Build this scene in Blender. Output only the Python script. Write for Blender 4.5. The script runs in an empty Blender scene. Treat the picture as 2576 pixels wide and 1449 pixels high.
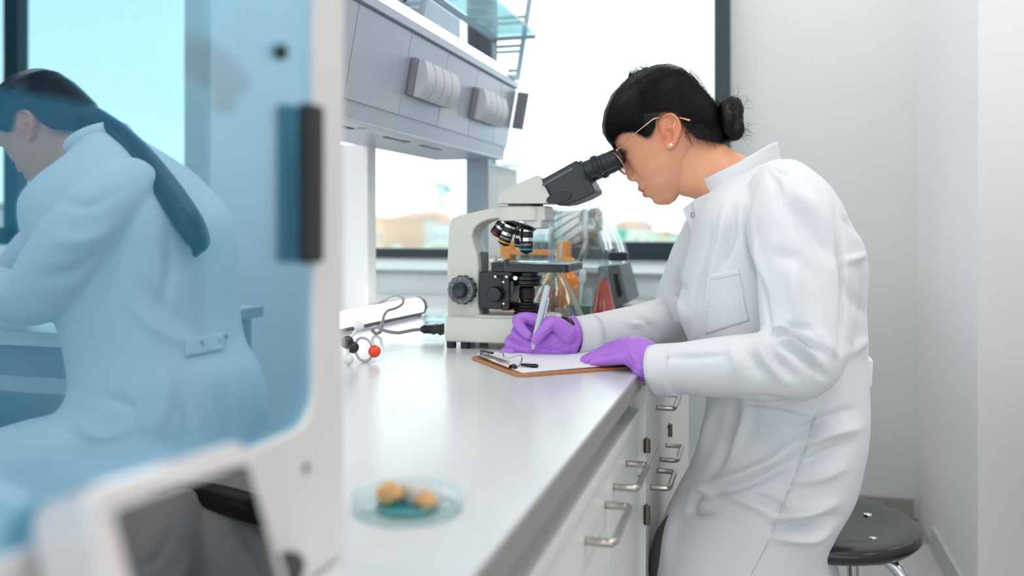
import bpy, bmesh, math, random
import numpy as np
from mathutils import Vector, Matrix, noise
RND = random.Random(7)
SC = bpy.context.scene
COL = SC.collection
# ------------------------------------------------------------------ camera
F, CX, HY = 2180.0, 1288.0, 565.0          # focal length and horizon, in pixels of the 2576 wide frame
TH = math.atan2(621.0, F)                  # the bench runs along +Y, the camera is turned a little to the left of it
CS, SN = math.cos(TH), math.sin(TH)
ZB = 0.86                                  # worktop height
ZC = ZB + 0.23                             # eye height
cam_d = bpy.data.cameras.new('camera'); cam = bpy.data.objects.new('camera', cam_d); COL.objects.link(cam)
cam.location = (0, 0, ZC); cam.rotation_euler = (math.pi/2, 0, TH)
cam_d.sensor_width = 36.0; cam_d.lens = F/2576*36.0
cam_d.shift_y = -(724.5-HY)/2576
cam_d.clip_start = 0.02; cam_d.clip_end = 1000
cam_d.dof.use_dof = True; cam_d.dof.focus_distance = 1.47; cam_d.dof.aperture_fstop = 2.5
SC.camera = cam
SC.cycles.transparent_max_bounces = 24; SC.cycles.max_bounces = 10
SC.view_settings.view_transform = 'Standard'; SC.view_settings.look = 'None'
SC.view_settings.exposure = 0.16; SC.view_settings.gamma = 1.0; SC.view_settings.use_curve_mapping = False
# ------------------------------------------------------------------ sky
def srgb(r, g, b):
    return tuple(((c/255)/12.92 if c/255 <= 0.04045 else ((c/255+0.055)/1.055)**2.4) for c in (r, g, b)) + (1.0,)
W = bpy.data.worlds.new('sky'); SC.world = W; W.use_nodes = True
nt = W.node_tree; nt.nodes.clear()
N = nt.nodes.new; LK = nt.links.new
o = N('ShaderNodeOutputWorld'); bg = N('ShaderNodeBackground'); LK(bg.outputs[0], o.inputs[0])
tc = N('ShaderNodeTexCoord'); sep = N('ShaderNodeSeparateXYZ'); LK(tc.outputs['Generated'], sep.inputs[0])
mp = N('ShaderNodeMapping'); mp.inputs['Scale'].default_value = (1.6, 1.6, 5.0); LK(tc.outputs['Generated'], mp.inputs[0])
nz = N('ShaderNodeTexNoise'); nz.inputs['Scale'].default_value = 1.5; nz.inputs['Detail'].default_value = 5; LK(mp.outputs[0], nz.inputs['Vector'])
gr = N('ShaderNodeValToRGB'); LK(sep.outputs['Z'], gr.inputs[0])
gr.color_ramp.elements[0].position = 0.02; gr.color_ramp.elements[0].color = (0.98, 1.08, 1.11, 1)
gr.color_ramp.elements[1].position = 0.5; gr.color_ramp.elements[1].color = (0.66, 0.91, 0.99, 1)
cr_ = N('ShaderNodeValToRGB'); cr_.color_ramp.elements[0].position = 0.40; cr_.color_ramp.elements[1].position = 0.62; LK(nz.outputs['Fac'], cr_.inputs[0])
mx = N('ShaderNodeMixRGB'); LK(cr_.outputs[0], mx.inputs[0]); LK(gr.outputs[0], mx.inputs[1]); mx.inputs[2].default_value = (1.0, 1.09, 1.12, 1)
LK(mx.outputs[0], bg.inputs[0]); bg.inputs[1].default_value = 1.9
# ------------------------------------------------------------------ unseen ceiling lamps, added to brighten the room
def area(name, loc, sx, sy, power, col=(1, 0.94, 0.91), rot=(0, 0, 0)):
    l = bpy.data.lights.new(name, 'AREA'); l.shape = 'RECTANGLE'; l.size = sx; l.size_y = sy; l.energy = power; l.color = col
    ob = bpy.data.objects.new(name, l); ob.location = loc; ob.rotation_euler = rot; COL.objects.link(ob); return ob
FILL_LAMPS = [(0.35, 0.6), (0.35, 2.6), (-1.9, 0.6), (-1.9, 2.6), (2.4, 0.6), (2.4, 2.4), (0.35, -1.6), (-1.9, -1.6)]
LP = 14
for i, (x, y) in enumerate(FILL_LAMPS):
    area('ceiling_fill_light', (x, y, 2.97), 0.6, 1.3, LP)
# ------------------------------------------------------------------ helpers
def uvd(px, py): return (px-CX)/F, (HY-py)/F
def PD(px, py, d):
    u, v = uvd(px, py); return Vector((d*(-SN+u*CS), d*(CS+u*SN), ZC+v*d))
def PY(px, py, Y):
    u, v = uvd(px, py); return PD(px, py, Y/(CS+u*SN))
def PX(px, py, X):
    u, v = uvd(px, py); return PD(px, py, X/(-SN+u*CS))
def PZ(px, py, Z):
    u, v = uvd(px, py); return PD(px, py, (Z-ZC)/v)
MIR = -0.28
def PM(px, py, Y):
    p = PY(px, py, Y); return Vector((2*MIR-p.x, p.y, p.z))
def proj(a):
    a = np.asarray(a); x, y, z = a[:, 0], a[:, 1], a[:, 2]-ZC
    r = x*CS+y*SN; d = -x*SN+y*CS
    return CX+F*r/d, HY-F*z/d

def crom(pts, n):
    """Catmull-Rom through pts (rows), n samples"""
    p = np.asarray(pts, float); m = len(p)
    if m == 2:
        t = np.linspace(0, 1, n)[:, None]; return p[0]*(1-t)+p[1]*t
    ext = np.vstack([2*p[0]-p[1], p, 2*p[-1]-p[-2]])
    ts = np.linspace(0, m-1-1e-9, n); out = []
    for t in ts:
        i = int(t); f = t-i
        a, b, c, d = ext[i], ext[i+1], ext[i+2], ext[i+3]
        out.append(0.5*((2*b)+(c-a)*f+(2*a-5*b+4*c-d)*f*f+(3*b-a-3*c+d)*f**3))
    return np.array(out)

class G:
    def __init__(s): s.v = []; s.f = []
    def add(s, vs, fs):
        k = len(s.v); s.v += [tuple(v) for v in vs]; s.f += [tuple(i+k for i in q) for q in fs]; return s
    def box(s, x0, x1, y0, y1, z0, z1):
        x0, x1 = min(x0, x1), max(x0, x1); y0, y1 = min(y0, y1), max(y0, y1); z0, z1 = min(z0, z1), max(z0, z1)
        return s.add([(x, y, z) for z in (z0, z1) for y in (y0, y1) for x in (x0, x1)],
                     [(0, 2, 3, 1), (4, 5, 7, 6), (0, 1, 5, 4), (2, 6, 7, 3), (0, 4, 6, 2), (1, 3, 7, 5)])
    def rings(s, rs, cap=True, closed=True):
        n = len(rs[0]); vs = [p for r in rs for p in r]; fs = []
        for i in range(len(rs)-1):
            for j in range(n if closed else n-1):
                k = (j+1) % n; fs.append((i*n+j, i*n+k, (i+1)*n+k, (i+1)*n+j))
        if cap:
            fs.append(tuple(range(n-1, -1, -1))); fs.append(tuple((len(rs)-1)*n+j for j in range(n)))
        return s.add(vs, fs)
    def lathe(s, prof, org, axis=(0, 0, 1), seg=32, cap=True):
        a = Vector(axis).normalized(); t = Vector((1, 0, 0)) if abs(a.x) < 0.9 else Vector((0, 1, 0))
        b = a.cross(t).normalized(); c = a.cross(b); org = Vector(org)
        rs = [[org+a*h+(b*math.cos(2*math.pi*j/seg)+c*math.sin(2*math.pi*j/seg))*max(r, 1e-5) for j in range(seg)] for r, h in prof]
        return s.rings(rs, cap)
    def cyl(s, p, q, r, r2=None, seg=20):
        p, q = Vector(p), Vector(q); L = (q-p).length
        return s.lathe([(r, 0), (r if r2 is None else r2, L)], p, q-p, seg)
    def tube(s, pts, rad, seg=12, n=None, rnd=True, flat=None):
        p = crom(pts, n or max(2, len(pts)*6)); m = len(p)
        rr = np.interp(np.linspace(0, 1, m), np.linspace(0, 1, len(rad)), rad) if hasattr(rad, '__len__') else np.full(m, rad)
        tg = np.gradient(p, axis=0); tg /= np.linalg.norm(tg, axis=1)[:, None]+1e-12
        up = np.array((0, 0, 1.0)) if abs(tg[0][2]) < 0.9 else np.array((1.0, 0, 0))
        b = np.cross(tg[0], up); b /= np.linalg.norm(b); rs = []
        ang = np.linspace(0, 2*math.pi, seg, endpoint=False)
        for i in range(m):
            b = b-tg[i]*np.dot(b, tg[i]); b /= np.linalg.norm(b)+1e-12; c = np.cross(tg[i], b)
            fl = 1.0 if flat is None else flat
            ring = lambda cen, r: [cen+(b*math.cos(a)+c*math.sin(a)*fl)*r for a in ang]
            if i == 0 and rnd:
                for q in (1.0, .8, .5): rs.append(ring(p[0]-tg[0]*rr[0]*q*0.98, rr[0]*math.sqrt(max(1e-4, 1-q*q*0.98))))
            rs.append(ring(p[i], rr[i]))
            if i == m-1 and rnd:
                for q in (.5, .8, 1.0): rs.append(ring(p[i]+tg[i]*rr[i]*q*0.98, rr[i]*math.sqrt(max(1e-4, 1-q*q*0.98))))
        return s.rings(rs)
    def prism(s, poly, y0, y1):
        """poly: list of (x,z); extruded along y"""
        A = sum(poly[i][0]*poly[(i+1) % len(poly)][1]-poly[(i+1) % len(poly)][0]*poly[i][1] for i in range(len(poly)))
        if A < 0: poly = poly[::-1]
        n = len(poly); vs = [(x, y0, z) for x, z in poly]+[(x, y1, z) for x, z in poly]
        fs = [tuple(range(n)), tuple(range(2*n-1, n-1, -1))]+[(j, n+j, n+(j+1) % n, (j+1) % n) for j in range(n)]
        return s.add(vs, fs)
    def plate(s, pts, off):
        """polygon of 3D points, given thickness by the vector off"""
        n = len(pts); off = Vector(off); vs = [Vector(p) for p in pts]+[Vector(p)+off for p in pts]
        return s.add(vs, [tuple(range(n-1, -1, -1)), tuple(range(n, 2*n))]+[(j, (j+1) % n, n+(j+1) % n, n+j) for j in range(n)])
    def ball(s, c, r, seg=20, sc=(1, 1, 1)):
        m = seg//2; rs = []
        for i in range(m+1):
            a = math.pi*i/m; z = -math.cos(a); q = max(math.sin(a), 1e-4)
            rs.append([(c[0]+r*sc[0]*q*math.cos(2*math.pi*j/seg), c[1]+r*sc[1]*q*math.sin(2*math.pi*j/seg), c[2]+r*sc[2]*z) for j in range(seg)])
        return s.rings(rs)
    def mesh(s, name='mesh', fix=True):
        me = bpy.data.meshes.new(name); me.from_pydata(s.v, [], s.f)
        if fix:
            bm = bmesh.new(); bm.from_mesh(me); bmesh.ops.recalc_face_normals(bm, faces=bm.faces[:]); bm.to_mesh(me); bm.free()
        return me
    def xf(s, M):
        s.v = [tuple(M @ Vector(v)) for v in s.v]; return s

def obj(name, g, mat, parent=None, bevel=0, smooth=None, seg=2, label=None):
    me = g.mesh(name) if isinstance(g, G) else g
    me.materials.clear(); me.materials.append(mat)
    ob = bpy.data.objects.new(name, me); COL.objects.link(ob)
    if smooth:
        for p in me.polygons: p.use_smooth = True
        if smooth < 3: me.set_sharp_from_angle(angle=smooth)
    if bevel:
        m = ob.modifiers.new('bevel', 'BEVEL'); m.width = bevel; m.segments = seg; m.limit_method = 'ANGLE'; m.angle_limit = 0.6
        if not smooth:
            for p in me.polygons: p.use_smooth = True
            m.harden_normals = True
    if parent is not None:
        ob.parent = parent
        if parent.parent is None: ob.matrix_parent_inverse = Matrix.Translation(-Vector(parent.location))
    if label: ob['label'] = label
    return ob
def thing(name, loc, label, cat, group=None):
    e = bpy.data.objects.new(name, None); e.empty_display_size = 0.05; e.location = loc; COL.objects.link(e)
    return tag(e, label, cat, group)
def tag(o, label, cat, group=None):
    o['label'] = label; o['category'] = cat
    if group: o['group'] = group
    return o
def struct(o, label=None):
    o['kind'] = 'structure'
    if label: o['label'] = label
    return o
def remesh(g, voxel, it=4, fac=0.5):
    me = g.mesh('tmp'); ob = bpy.data.objects.new('tmp', me); COL.objects.link(ob)
    m = ob.modifiers.new('r', 'REMESH'); m.mode = 'VOXEL'; m.voxel_size = voxel; m.adaptivity = 0
    if it:
        m = ob.modifiers.new('s', 'SMOOTH'); m.factor = fac; m.iterations = it
    dg = bpy.context.evaluated_depsgraph_get(); dg.update()
    out = bpy.data.meshes.new_from_object(ob.evaluated_get(dg))
    bpy.data.objects.remove(ob); bpy.data.meshes.remove(me)
    return out
def getv(me):
    a = np.empty(len(me.vertices)*3); me.vertices.foreach_get('co', a); return a.reshape(-1, 3)
def getn(me):
    a = np.empty(len(me.vertices)*3); me.vertex_normals.foreach_get('vector', a); return a.reshape(-1, 3)
def setv(me, a):
    me.vertices.foreach_set('co', np.ascontiguousarray(a).reshape(-1)); me.update()
def text_geo(s, size, org, xdir, ydir, depth=0.0002, font_align='CENTER'):
    cu = bpy.data.curves.new('t', 'FONT'); cu.body = s; cu.size = size; cu.align_x = font_align; cu.extrude = depth; cu.resolution_u = 2
    ob = bpy.data.objects.new('t', cu); COL.objects.link(ob)
    dg = bpy.context.evaluated_depsgraph_get(); dg.update()
    me = bpy.data.meshes.new_from_object(ob.evaluated_get(dg)); bpy.data.objects.remove(ob)
    x = Vector(xdir).normalized(); y = Vector(ydir).normalized(); z = x.cross(y)
    M = Matrix(((x.x, y.x, z.x, org[0]), (x.y, y.y, z.y, org[1]), (x.z, y.z, z.z, org[2]), (0, 0, 0, 1)))
    me.transform(M); return me
# ------------------------------------------------------------------ materials
MATS = {}
def mat(name, col, rough=0.5, metal=0.0, var=0.05, scale=40, bump=0.0, bscale=200, coat=0.0, spec=0.5, sss=0.0, emit=None, estr=1.0, stretch=None, sheen=0.0):
    if name in MATS: return MATS[name]
    m = bpy.data.materials.new(name); MATS[name] = m; m.use_nodes = True; t = m.node_tree; b = t.nodes['Principled BSDF']
    c = srgb(*col)
    tc = t.nodes.new('ShaderNodeTexCoord'); mp = t.nodes.new('ShaderNodeMapping'); t.links.new(tc.outputs['Object'], mp.inputs[0])
    if stretch: mp.inputs['Scale'].default_value = stretch
    nz = t.nodes.new('ShaderNodeTexNoise'); nz.inputs['Scale'].default_value = scale; nz.inputs['Detail'].default_value = 4
    t.links.new(mp.outputs[0], nz.inputs['Vector'])
    mx = t.nodes.new('ShaderNodeMixRGB'); t.links.new(nz.outputs['Fac'], mx.inputs[0])
    mx.inputs[1].default_value = tuple(max(0, x*(1-var)) for x in c[:3])+(1,); mx.inputs[2].default_value = tuple(min(1, x*(1+var)) for x in c[:3])+(1,)
    t.links.new(mx.outputs[0], b.inputs['Base Color'])
    b.inputs['Roughness'].default_value = rough; b.inputs['Metallic'].default_value = metal
    b.inputs['Specular IOR Level'].default_value = spec; b.inputs['Coat Weight'].default_value = coat; b.inputs['Coat Roughness'].default_value = 0.08
    if sheen: b.inputs['Sheen Weight'].default_value = sheen
    if sss:
        b.inputs['Subsurface Weight'].default_value = sss; b.inputs['Subsurface Radius'].default_value = (0.012, 0.005, 0.003); b.inputs['Subsurface Scale'].default_value = 1.0
    if emit:
        b.inputs['Emission Color'].default_value = srgb(*emit); b.inputs['Emission Strength'].default_value = estr
    if bump:
        n2 = t.nodes.new('ShaderNodeTexNoise'); n2.inputs['Scale'].default_value = bscale; n2.inputs['Detail'].default_value = 3
        t.links.new(mp.outputs[0], n2.inputs['Vector'])
        bp = t.nodes.new('ShaderNodeBump'); bp.inputs['Strength'].default_value = bump; bp.inputs['Distance'].default_value = 0.002
        t.links.new(n2.outputs['Fac'], bp.inputs['Height']); t.links.new(bp.outputs[0], b.inputs['Normal'])
    return m
def glass(name, tint=(0.93, 0.97, 0.97), ior=1.5, rough=0.02, haze=0.0, hcol=(0.8, 0.85, 0.85)):
    """thin clear glass: transparent body, Fresnel gloss, a little dust"""
    if name in MATS: return MATS[name]
    m = bpy.data.materials.new(name); MATS[name] = m; m.use_nodes = True; t = m.node_tree; t.nodes.clear()
    out = t.nodes.new('ShaderNodeOutputMaterial'); tr = t.nodes.new('ShaderNodeBsdfTransparent'); gl = t.nodes.new('ShaderNodeBsdfGlossy')
    tr.inputs[0].default_value = tuple(tint)+(1,); gl.inputs['Roughness'].default_value = rough
    fr = t.nodes.new('ShaderNodeFresnel'); ge = t.nodes.new('ShaderNodeNewGeometry'); mi = t.nodes.new('ShaderNodeMix'); mi.inputs[2].default_value = ior; mi.inputs[3].default_value = 1/ior
    t.links.new(ge.outputs['Backfacing'], mi.inputs[0]); t.links.new(mi.outputs[0], fr.inputs[0])      # a thin wall shines alike from both sides
    mx = t.nodes.new('ShaderNodeMixShader'); t.links.new(fr.outputs[0], mx.inputs[0]); t.links.new(tr.outputs[0], mx.inputs[1]); t.links.new(gl.outputs[0], mx.inputs[2])
    last = mx
    if haze:
        tc = t.nodes.new('ShaderNodeTexCoord'); nz = t.nodes.new('ShaderNodeTexNoise'); nz.inputs['Scale'].default_value = 14; t.links.new(tc.outputs['Object'], nz.inputs['Vector'])
        mul = t.nodes.new('ShaderNodeMath'); mul.operation = 'MULTIPLY'; mul.inputs[1].default_value = haze*2; t.links.new(nz.outputs['Fac'], mul.inputs[0])
        df = t.nodes.new('ShaderNodeBsdfDiffuse'); df.inputs[0].default_value = tuple(hcol)+(1,)
        m2 = t.nodes.new('ShaderNodeMixShader'); t.links.new(mul.outputs[0], m2.inputs[0]); t.links.new(mx.outputs[0], m2.inputs[1]); t.links.new(df.outputs[0], m2.inputs[2]); last = m2
    t.links.new(last.outputs[0], out.inputs[0]); return m
def liquid(name, col, alpha=0.8):
    if name in MATS: return MATS[name]
    m = bpy.data.materials.new(name); MATS[name] = m; m.use_nodes = True; t = m.node_tree; b = t.nodes['Principled BSDF']
    tr = t.nodes.new('ShaderNodeBsdfTransparent'); tr.inputs[0].default_value = srgb(*col)
    tc = t.nodes.new('ShaderNodeTexCoord'); nz = t.nodes.new('ShaderNodeTexNoise'); nz.inputs['Scale'].default_value = 25; t.links.new(tc.outputs['Object'], nz.inputs['Vector'])
    mx0 = t.nodes.new('ShaderNodeMixRGB'); c = srgb(*col); mx0.inputs[1].default_value = tuple(x*0.92 for x in c[:3])+(1,); mx0.inputs[2].default_value = c; t.links.new(nz.outputs['Fac'], mx0.inputs[0]); t.links.new(mx0.outputs[0], b.inputs['Base Color'])
    b.inputs['Roughness'].default_value = 0.08
    mx = t.nodes.new('ShaderNodeMixShader'); mx.inputs[0].default_value = alpha
    t.links.new(tr.outputs[0], mx.inputs[1]); t.links.new(b.outputs[0], mx.inputs[2]); t.links.new(mx.outputs[0], t.nodes['Material Output'].inputs[0]); return m
m_wall = mat('painted_wall', (206, 210, 210), 0.7, var=0.02, scale=6, bump=0.05, bscale=300)
m_wall2 = mat('painted_pier', (236, 233, 235), 0.7, var=0.015, scale=6, bump=0.05, bscale=300)
m_ceil = mat('ceiling_paint', (238, 238, 236), 0.8, var=0.02)
m_tile = mat('floor_tile', (186, 187, 184), 0.35, var=0.06, scale=12)
m_skirt = mat('skirting_tile', (146, 144, 138), 0.45, var=0.06, scale=20)
m_skirtl = mat('skirting_light', (196, 200, 200), 0.5, var=0.03)
m_grout = mat('grout', (150, 150, 147), 0.8, var=0.05)
m_frame = mat('window_frame_metal', (24, 44, 54), 0.35, var=0.05)
m_sill = mat('sill_stone', (158, 166, 170), 0.4, var=0.03)
m_par = mat('parapet_paint', (218, 229, 232), 0.6, var=0.02)
m_bench = mat('bench_laminate', (206, 209, 212), 0.22, var=0.02, scale=120, bump=0.02, bscale=500)
m_edge = mat('bench_edge', (150, 142, 143), 0.45, var=0.05)
m_cab = mat('cabinet_white', (226, 225, 222), 0.4, var=0.015)
m_dark = mat('recess_dark', (120, 132, 138), 0.7, var=0.08)
m_steel = mat('brushed_steel', (190, 184, 178), 0.3, 1.0, var=0.05, scale=60, stretch=(1, 8, 1))
m_brass = mat('hinge_metal', (120, 108, 98), 0.35, 1.0, var=0.06)
m_duct = mat('duct_metal', (176, 184, 196), 0.36, 0.55, var=0.03, scale=30, stretch=(1, .2, 1))
m_shelf = mat('shelf_metal', (150, 162, 176), 0.4, 0.4, var=0.04)
m_sock = mat('socket_plastic', (188, 192, 200), 0.45, var=0.02)
m_sockd = mat('socket_dark_plastic', (122, 122, 132), 0.5, var=0.03)  # darker plastic of back boxes, end bracket and lamp rail
m_wpl = mat('white_plastic', (232, 231, 230), 0.35, var=0.015)
m_black = mat('black_plastic', (13, 15, 17), 0.4, var=0.08)
m_blackm = mat('black_paint_metal', (10, 13, 16), 0.36, var=0.08, coat=0.1)
m_rubber = mat('rubber', (38, 40, 43), 0.6, var=0.08)
m_chrome = mat('chrome', (214, 216, 218), 0.08, 1.0, var=0.02)
m_glass = glass('clear_glass', (0.95, 0.985, 0.985), 1.5)
m_wglass = glass('window_glass', (0.96, 0.985, 0.98), 1.45)
m_tubelight = mat('lit_tube', (250, 252, 252), 0.4, emit=(244, 252, 255), estr=2.6)
# ================================================================== the room
def bx(name, x0, x1, y0, y1, z0, z1, m, parent=None, bevel=0.0, label=None):
    return obj(name, G().box(x0, x1, y0, y1, z0, z1), m, parent, bevel, label=label)
fl = struct(bx('floor', -5.6, 4.6, -4.1, 3.72, -0.2, -0.004, m_grout), 'light grey tiled laboratory floor')
tile_me = None
for i in range(5):
    for j in range(6):
        x = -0.15+i*0.602; y = 0.52+j*0.602
        if y+0.3 > 3.6: continue
        if tile_me is None:
            t = obj('tile', G().box(-0.299, 0.299, -0.299, 0.299, -0.004, 0.0), m_tile, fl); tile_me = t.data
        else:
            t = bpy.data.objects.new('tile', tile_me); COL.objects.link(t); t.parent = fl
        t.location = (x, y, 0)
struct(bx('ceiling', -5.6, 4.6, -4.1, 3.72, 3.0, 3.15, m_ceil), 'white laboratory ceiling')
for i, (x, y) in enumerate(FILL_LAMPS):
    f = bx('ceiling_fill_panel', x-0.33, x+0.33, y-0.68, y+0.68, 2.975, 3.0, m_wpl, None, 0.004)  # unseen panels added to go with the ceiling fill lights
    tag(f, 'flat white panel lamp added unseen in the laboratory ceiling', 'lamp', 'added ceiling lamps')
YW = 3.5
ZS = ZC-0.143
XL, XR = -4.6, -0.105
struct(bx('wall_back', XR, 2.04, YW, YW+0.2, 0, 3.0, m_wall), 'pale grey wall beside the window')
struct(bx('wall_back', XL-1.0, XL, YW, YW+0.2, 0, 3.0, m_wall))
struct(bx('wall_back', 3.45, 4.6, YW, YW+0.2, 0, 3.0, m_wall))
struct(bx('wall_back', XL, XR, YW, YW+0.2, 2.75, 3.0, m_wall))
struct(bx('wall_back', 2.04, 3.45, YW, YW+0.2, 2.75, 3.0, m_wall))
struct(bx('wall_back', 2.04, 3.45, YW, YW+0.2, 0, ZS-0.03, m_wall))
struct(bx('wall_back', XL, XR, 2.66, YW+0.2, 0, ZS-0.018, m_par), 'pale blue grey parapet wall below the window')
struct(bx('trim_1', XL, XR, 2.64, YW+0.02, ZS-0.018, ZS-0.004, m_sill, None, 0.004), 'pale window sill above the worktop')
struct(bx('wall_left', -5.6, -5.5, -4.1, 3.7, 0, 0.8, m_wall)); struct(bx('wall_left', -5.6, -5.5, -4.1, 3.7, 2.8, 3.0, m_wall))
for y in (-4.0, -1.5, 1.0, 3.3): struct(bx('wall_left', -5.6, -5.5, y, y+0.35, 0.8, 2.8, m_wall))
struct(bx('wall_right', 4.5, 4.6, -4.1, 3.7, 0, 3.0, m_wall))
struct(bx('wall_front', -5.6, 4.6, -4.1, -4.0, 0, 0.08, m_wall))
struct(bx('wall_front', -5.6, 4.6, -4.1, -4.0, 2.75, 3.0, m_wall))
for x in (-5.6, -2.2, 1.2, 4.35): struct(bx('wall_front', x, x+0.12, -4.1, -4.0, 0.08, 2.75, m_wall))
# the pier that stands forward of the back wall on the right
PXL, PXR, PYN, PYF = 0.565, 1.25, 2.58, 3.18
struct(bx('wall_right', PXL, PXR, PYN, YW, 0, 3.0, m_wall2), 'white pier standing out from the back wall')
struct(bx('baseboard_right', PXL-0.012, PXL, PYN, PYF-0.01, 0.0, 0.085, m_skirtl, None, 0.002), 'pale skirting along the side of the pier')
bb = struct(bx('baseboard_back', XR, PXL-0.02, YW-0.006, YW, 0.0, 0.07, m_grout), 'row of brown grey skirting tiles')
x = XR
xs = [XR, 0.16, 0.46, PXL-0.012]
for a, b in zip(xs[:-1], xs[1:]):
    bx('skirting_tile', a+0.002, b-0.002, YW-0.014, YW-0.006, 0.0, 0.073, m_skirt, bb, 0.001)
# windows
def window(name, x0, x1, z0, z1, y, muls, fw=0.045, label=None, thick=None):
    g = G().box(x0, x1, y, y+0.07, z0, z0+(thick or fw)); w = struct(obj(name, g, m_frame, None, 0.003), label)
    bx('window_frame', x0, x1, y, y+0.07, z1-fw, z1, m_frame, w, 0.003)
    xs = [x0]+[m for m in muls]+[x1-fw]
    for a in xs: bx('window_frame', a, a+fw, y, y+0.07, z0, z1, m_frame, w, 0.003)
    for a, b in zip(xs[:-1], xs[1:]): bx('pane', a+fw, b, y+0.03, y+0.036, z0, z1-0.01, m_wglass, w)
    return w
xm = PY(1205, 600, 3.45).x
window('window_1', xm, XR, ZS, 2.75, 3.43, [], 0.062, 'wide window with dark metal frame behind the microscope', thick=0.075)
window('window_2', XL, xm-0.002, ZS, 2.75, 3.44, [-3.2], 0.05, 'window with thin dark frame left of the steel post', thick=0.042)
window('window_3', 1.95, 3.45, ZS+0.04, 2.75, 3.505, [3.02], 0.09, 'window reflected in the blue cover of the machine', thick=0.09)
# ================================================================== worktop and cupboards
XE = -0.177
yj = PZ(1025, 855, ZB).y
BX0, BY1 = -1.22, 2.655
wt = thing('worktop', (-0.7, 0.5, ZB-0.026), 'long pale grey laminate worktop carrying the microscope', 'worktop')
for a, b in ((-1.2, yj-0.0012), (yj+0.0012, BY1)):
    bx('worktop_slab', BX0, XE-0.003, a, b, ZB-0.026, ZB, m_bench, wt)
    bx('edge_strip', XE-0.003, XE, a, b, ZB-0.026, ZB-0.0005, m_edge, wt)
bx('carcass', BX0+0.05, XE-0.16, -1.1, BY1-0.02, 0.08, ZB-0.028, m_dark, wt)
XF = -0.19
def handle(y0, y1, z, parent, X):
    r = 0.0048; o_ = 0.032
    obj('handle', G().tube([(X, y0, z), (X+o_*0.7, y0, z), (X+o_, y0+0.008, z), (X+o_, (y0+y1)/2, z), (X+o_, y1-0.008, z), (X+o_*0.7, y1, z), (X, y1, z)], r, 10, 40, False), m_steel, parent, 0, 3)
def cupboard(name, y0, y1, label, doors, ztop, zdrawer=None, X=XF, hinges=(), rail=True, drawer_handle=None):
    c = thing(name, (X-0.1, (y0+y1)/2, 0), label, 'cupboard', 'cupboards under the worktop')
    bx('side_panel', X-0.12, X-0.018, y0+0.001, y0+0.017, 0.08, ztop, m_cab, c); bx('side_panel', X-0.12, X-0.018, y1-0.017, y1-0.001, 0.08, ztop, m_cab, c)
    bx('plinth', X-0.12, X-0.05, y0, y1, 0.0, 0.08, m_edge, c)
    if rail: bx('top_rail', X-0.02, X+0.004, y0, y1-0.004, ZC-0.316, ZC-0.300, m_cab, c, 0.0015); bx('back_panel', X-0.125, X-0.12, y0, y1, 0.08, ztop, m_dark, c)
    zd = ZC-0.322 if rail else ztop-0.004
    if zdrawer is not None:
        d = bx('drawer', X-0.018, X, y0+0.002, y1-0.002, zdrawer+0.002, zd, m_cab, c, 0.0015)
        if drawer_handle: handle(drawer_handle[0], drawer_handle[1], drawer_handle[2], d, X)
        zd = zdrawer-0.002
    for a, b, h in doors:
        d = bx('door', X-0.018, X, a+0.0018, b-0.0018, 0.085, zd, m_cab, c, 0.0015)
        if h: handle(h[0], h[1], h[2], d, X)
    for (y, z, h) in hinges:
        obj('hinge', G().cyl((X+0.003, y, z-h/2), (X+0.003, y, z+h/2), 0.0055, seg=12).box(X-0.002, X+0.002, y, y+0.014, z-h/2, z+h/2), m_brass, c, 0, 0.6)
    return c
cupboard('base_cupboard', 0.83, 1.42, 'white two-door cupboard nearest the camera under the worktop', [(0.83, 1.13, (0.972, 1.103, ZC-0.360)), (1.13, 1.42, (1.17, 1.288, ZC-0.356))], ZC-0.316)
cupboard('base_cupboard', 0.2, 0.83, 'white cupboard under the worktop left of the two-door one', [(0.2, 0.52, None), (0.52, 0.83, None)], ZC-0.316)
cupboard('base_cupboard', 1.435, 1.83, 'white cupboard with a drawer over two doors by the knees', [(1.435, 1.622, (1.50, 1.605, ZC-0.452)), (1.622, 1.83, (1.653, 1.762, ZC-0.444))], ZC-0.262, ZC-0.417, X=-0.180, hinges=[(1.432, ZC-0.364, 0.022), (1.432, ZC-0.478, 0.030), (1.812, ZC-0.425, 0.025)], rail=False, drawer_handle=(1.594, 1.72, ZC-0.334))
cupboard('base_cupboard', 1.832, 2.36, 'white cupboard under the worktop closest to the window', [(1.832, 2.1, None), (2.1, 2.36, None)], ZC-0.262, ZC-0.417, X=-0.180, rail=False)
# ================================================================== service duct above the bench
X1, X2, X3 = -0.70, -0.7315, -0.742
Z1, Z2, Z3 = ZC+0.405, ZC+0.230, ZC+0.198
YN, YE = 1.15, 2.51
du = thing('service_duct', (-0.83, 1.9, Z3), 'long grey metal service duct with sockets above the worktop', 'service duct')
obj('body', G().add([(X2-0.004, YN, Z2), (X1-0.004, YN, Z1), (X1-0.004, YN, Z1+0.012), (-0.96, YN, Z1+0.012), (-0.96, YN, Z3), (X3, YN, Z3)] +
                    [(X2-0.004, YE, Z2), (X1-0.004, YE, Z1), (X1-0.004, YE, Z1+0.012), (-0.96, YE, Z1+0.012), (-0.96, YE, Z3), (X3, YE, Z3)],
                    [(5, 4, 3, 2, 1, 0), (6, 7, 8, 9, 10, 11)]+[(i, (i+1) % 6, 6+(i+1) % 6, 6+i) for i in range(6)]), m_duct, du)
seams = [YN, 1.444, 1.694, 1.919, 2.143, 2.358, YE]
def face_pt(y, k, off=0.0):   # k 0 bottom .. 1 top on the sloped front
    n = Vector((Z1-Z2, 0, -(X1-X2))).normalized()
    return Vector((X2+(X1-X2)*k, y, Z2+(Z1-Z2)*k))+n*off
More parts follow.
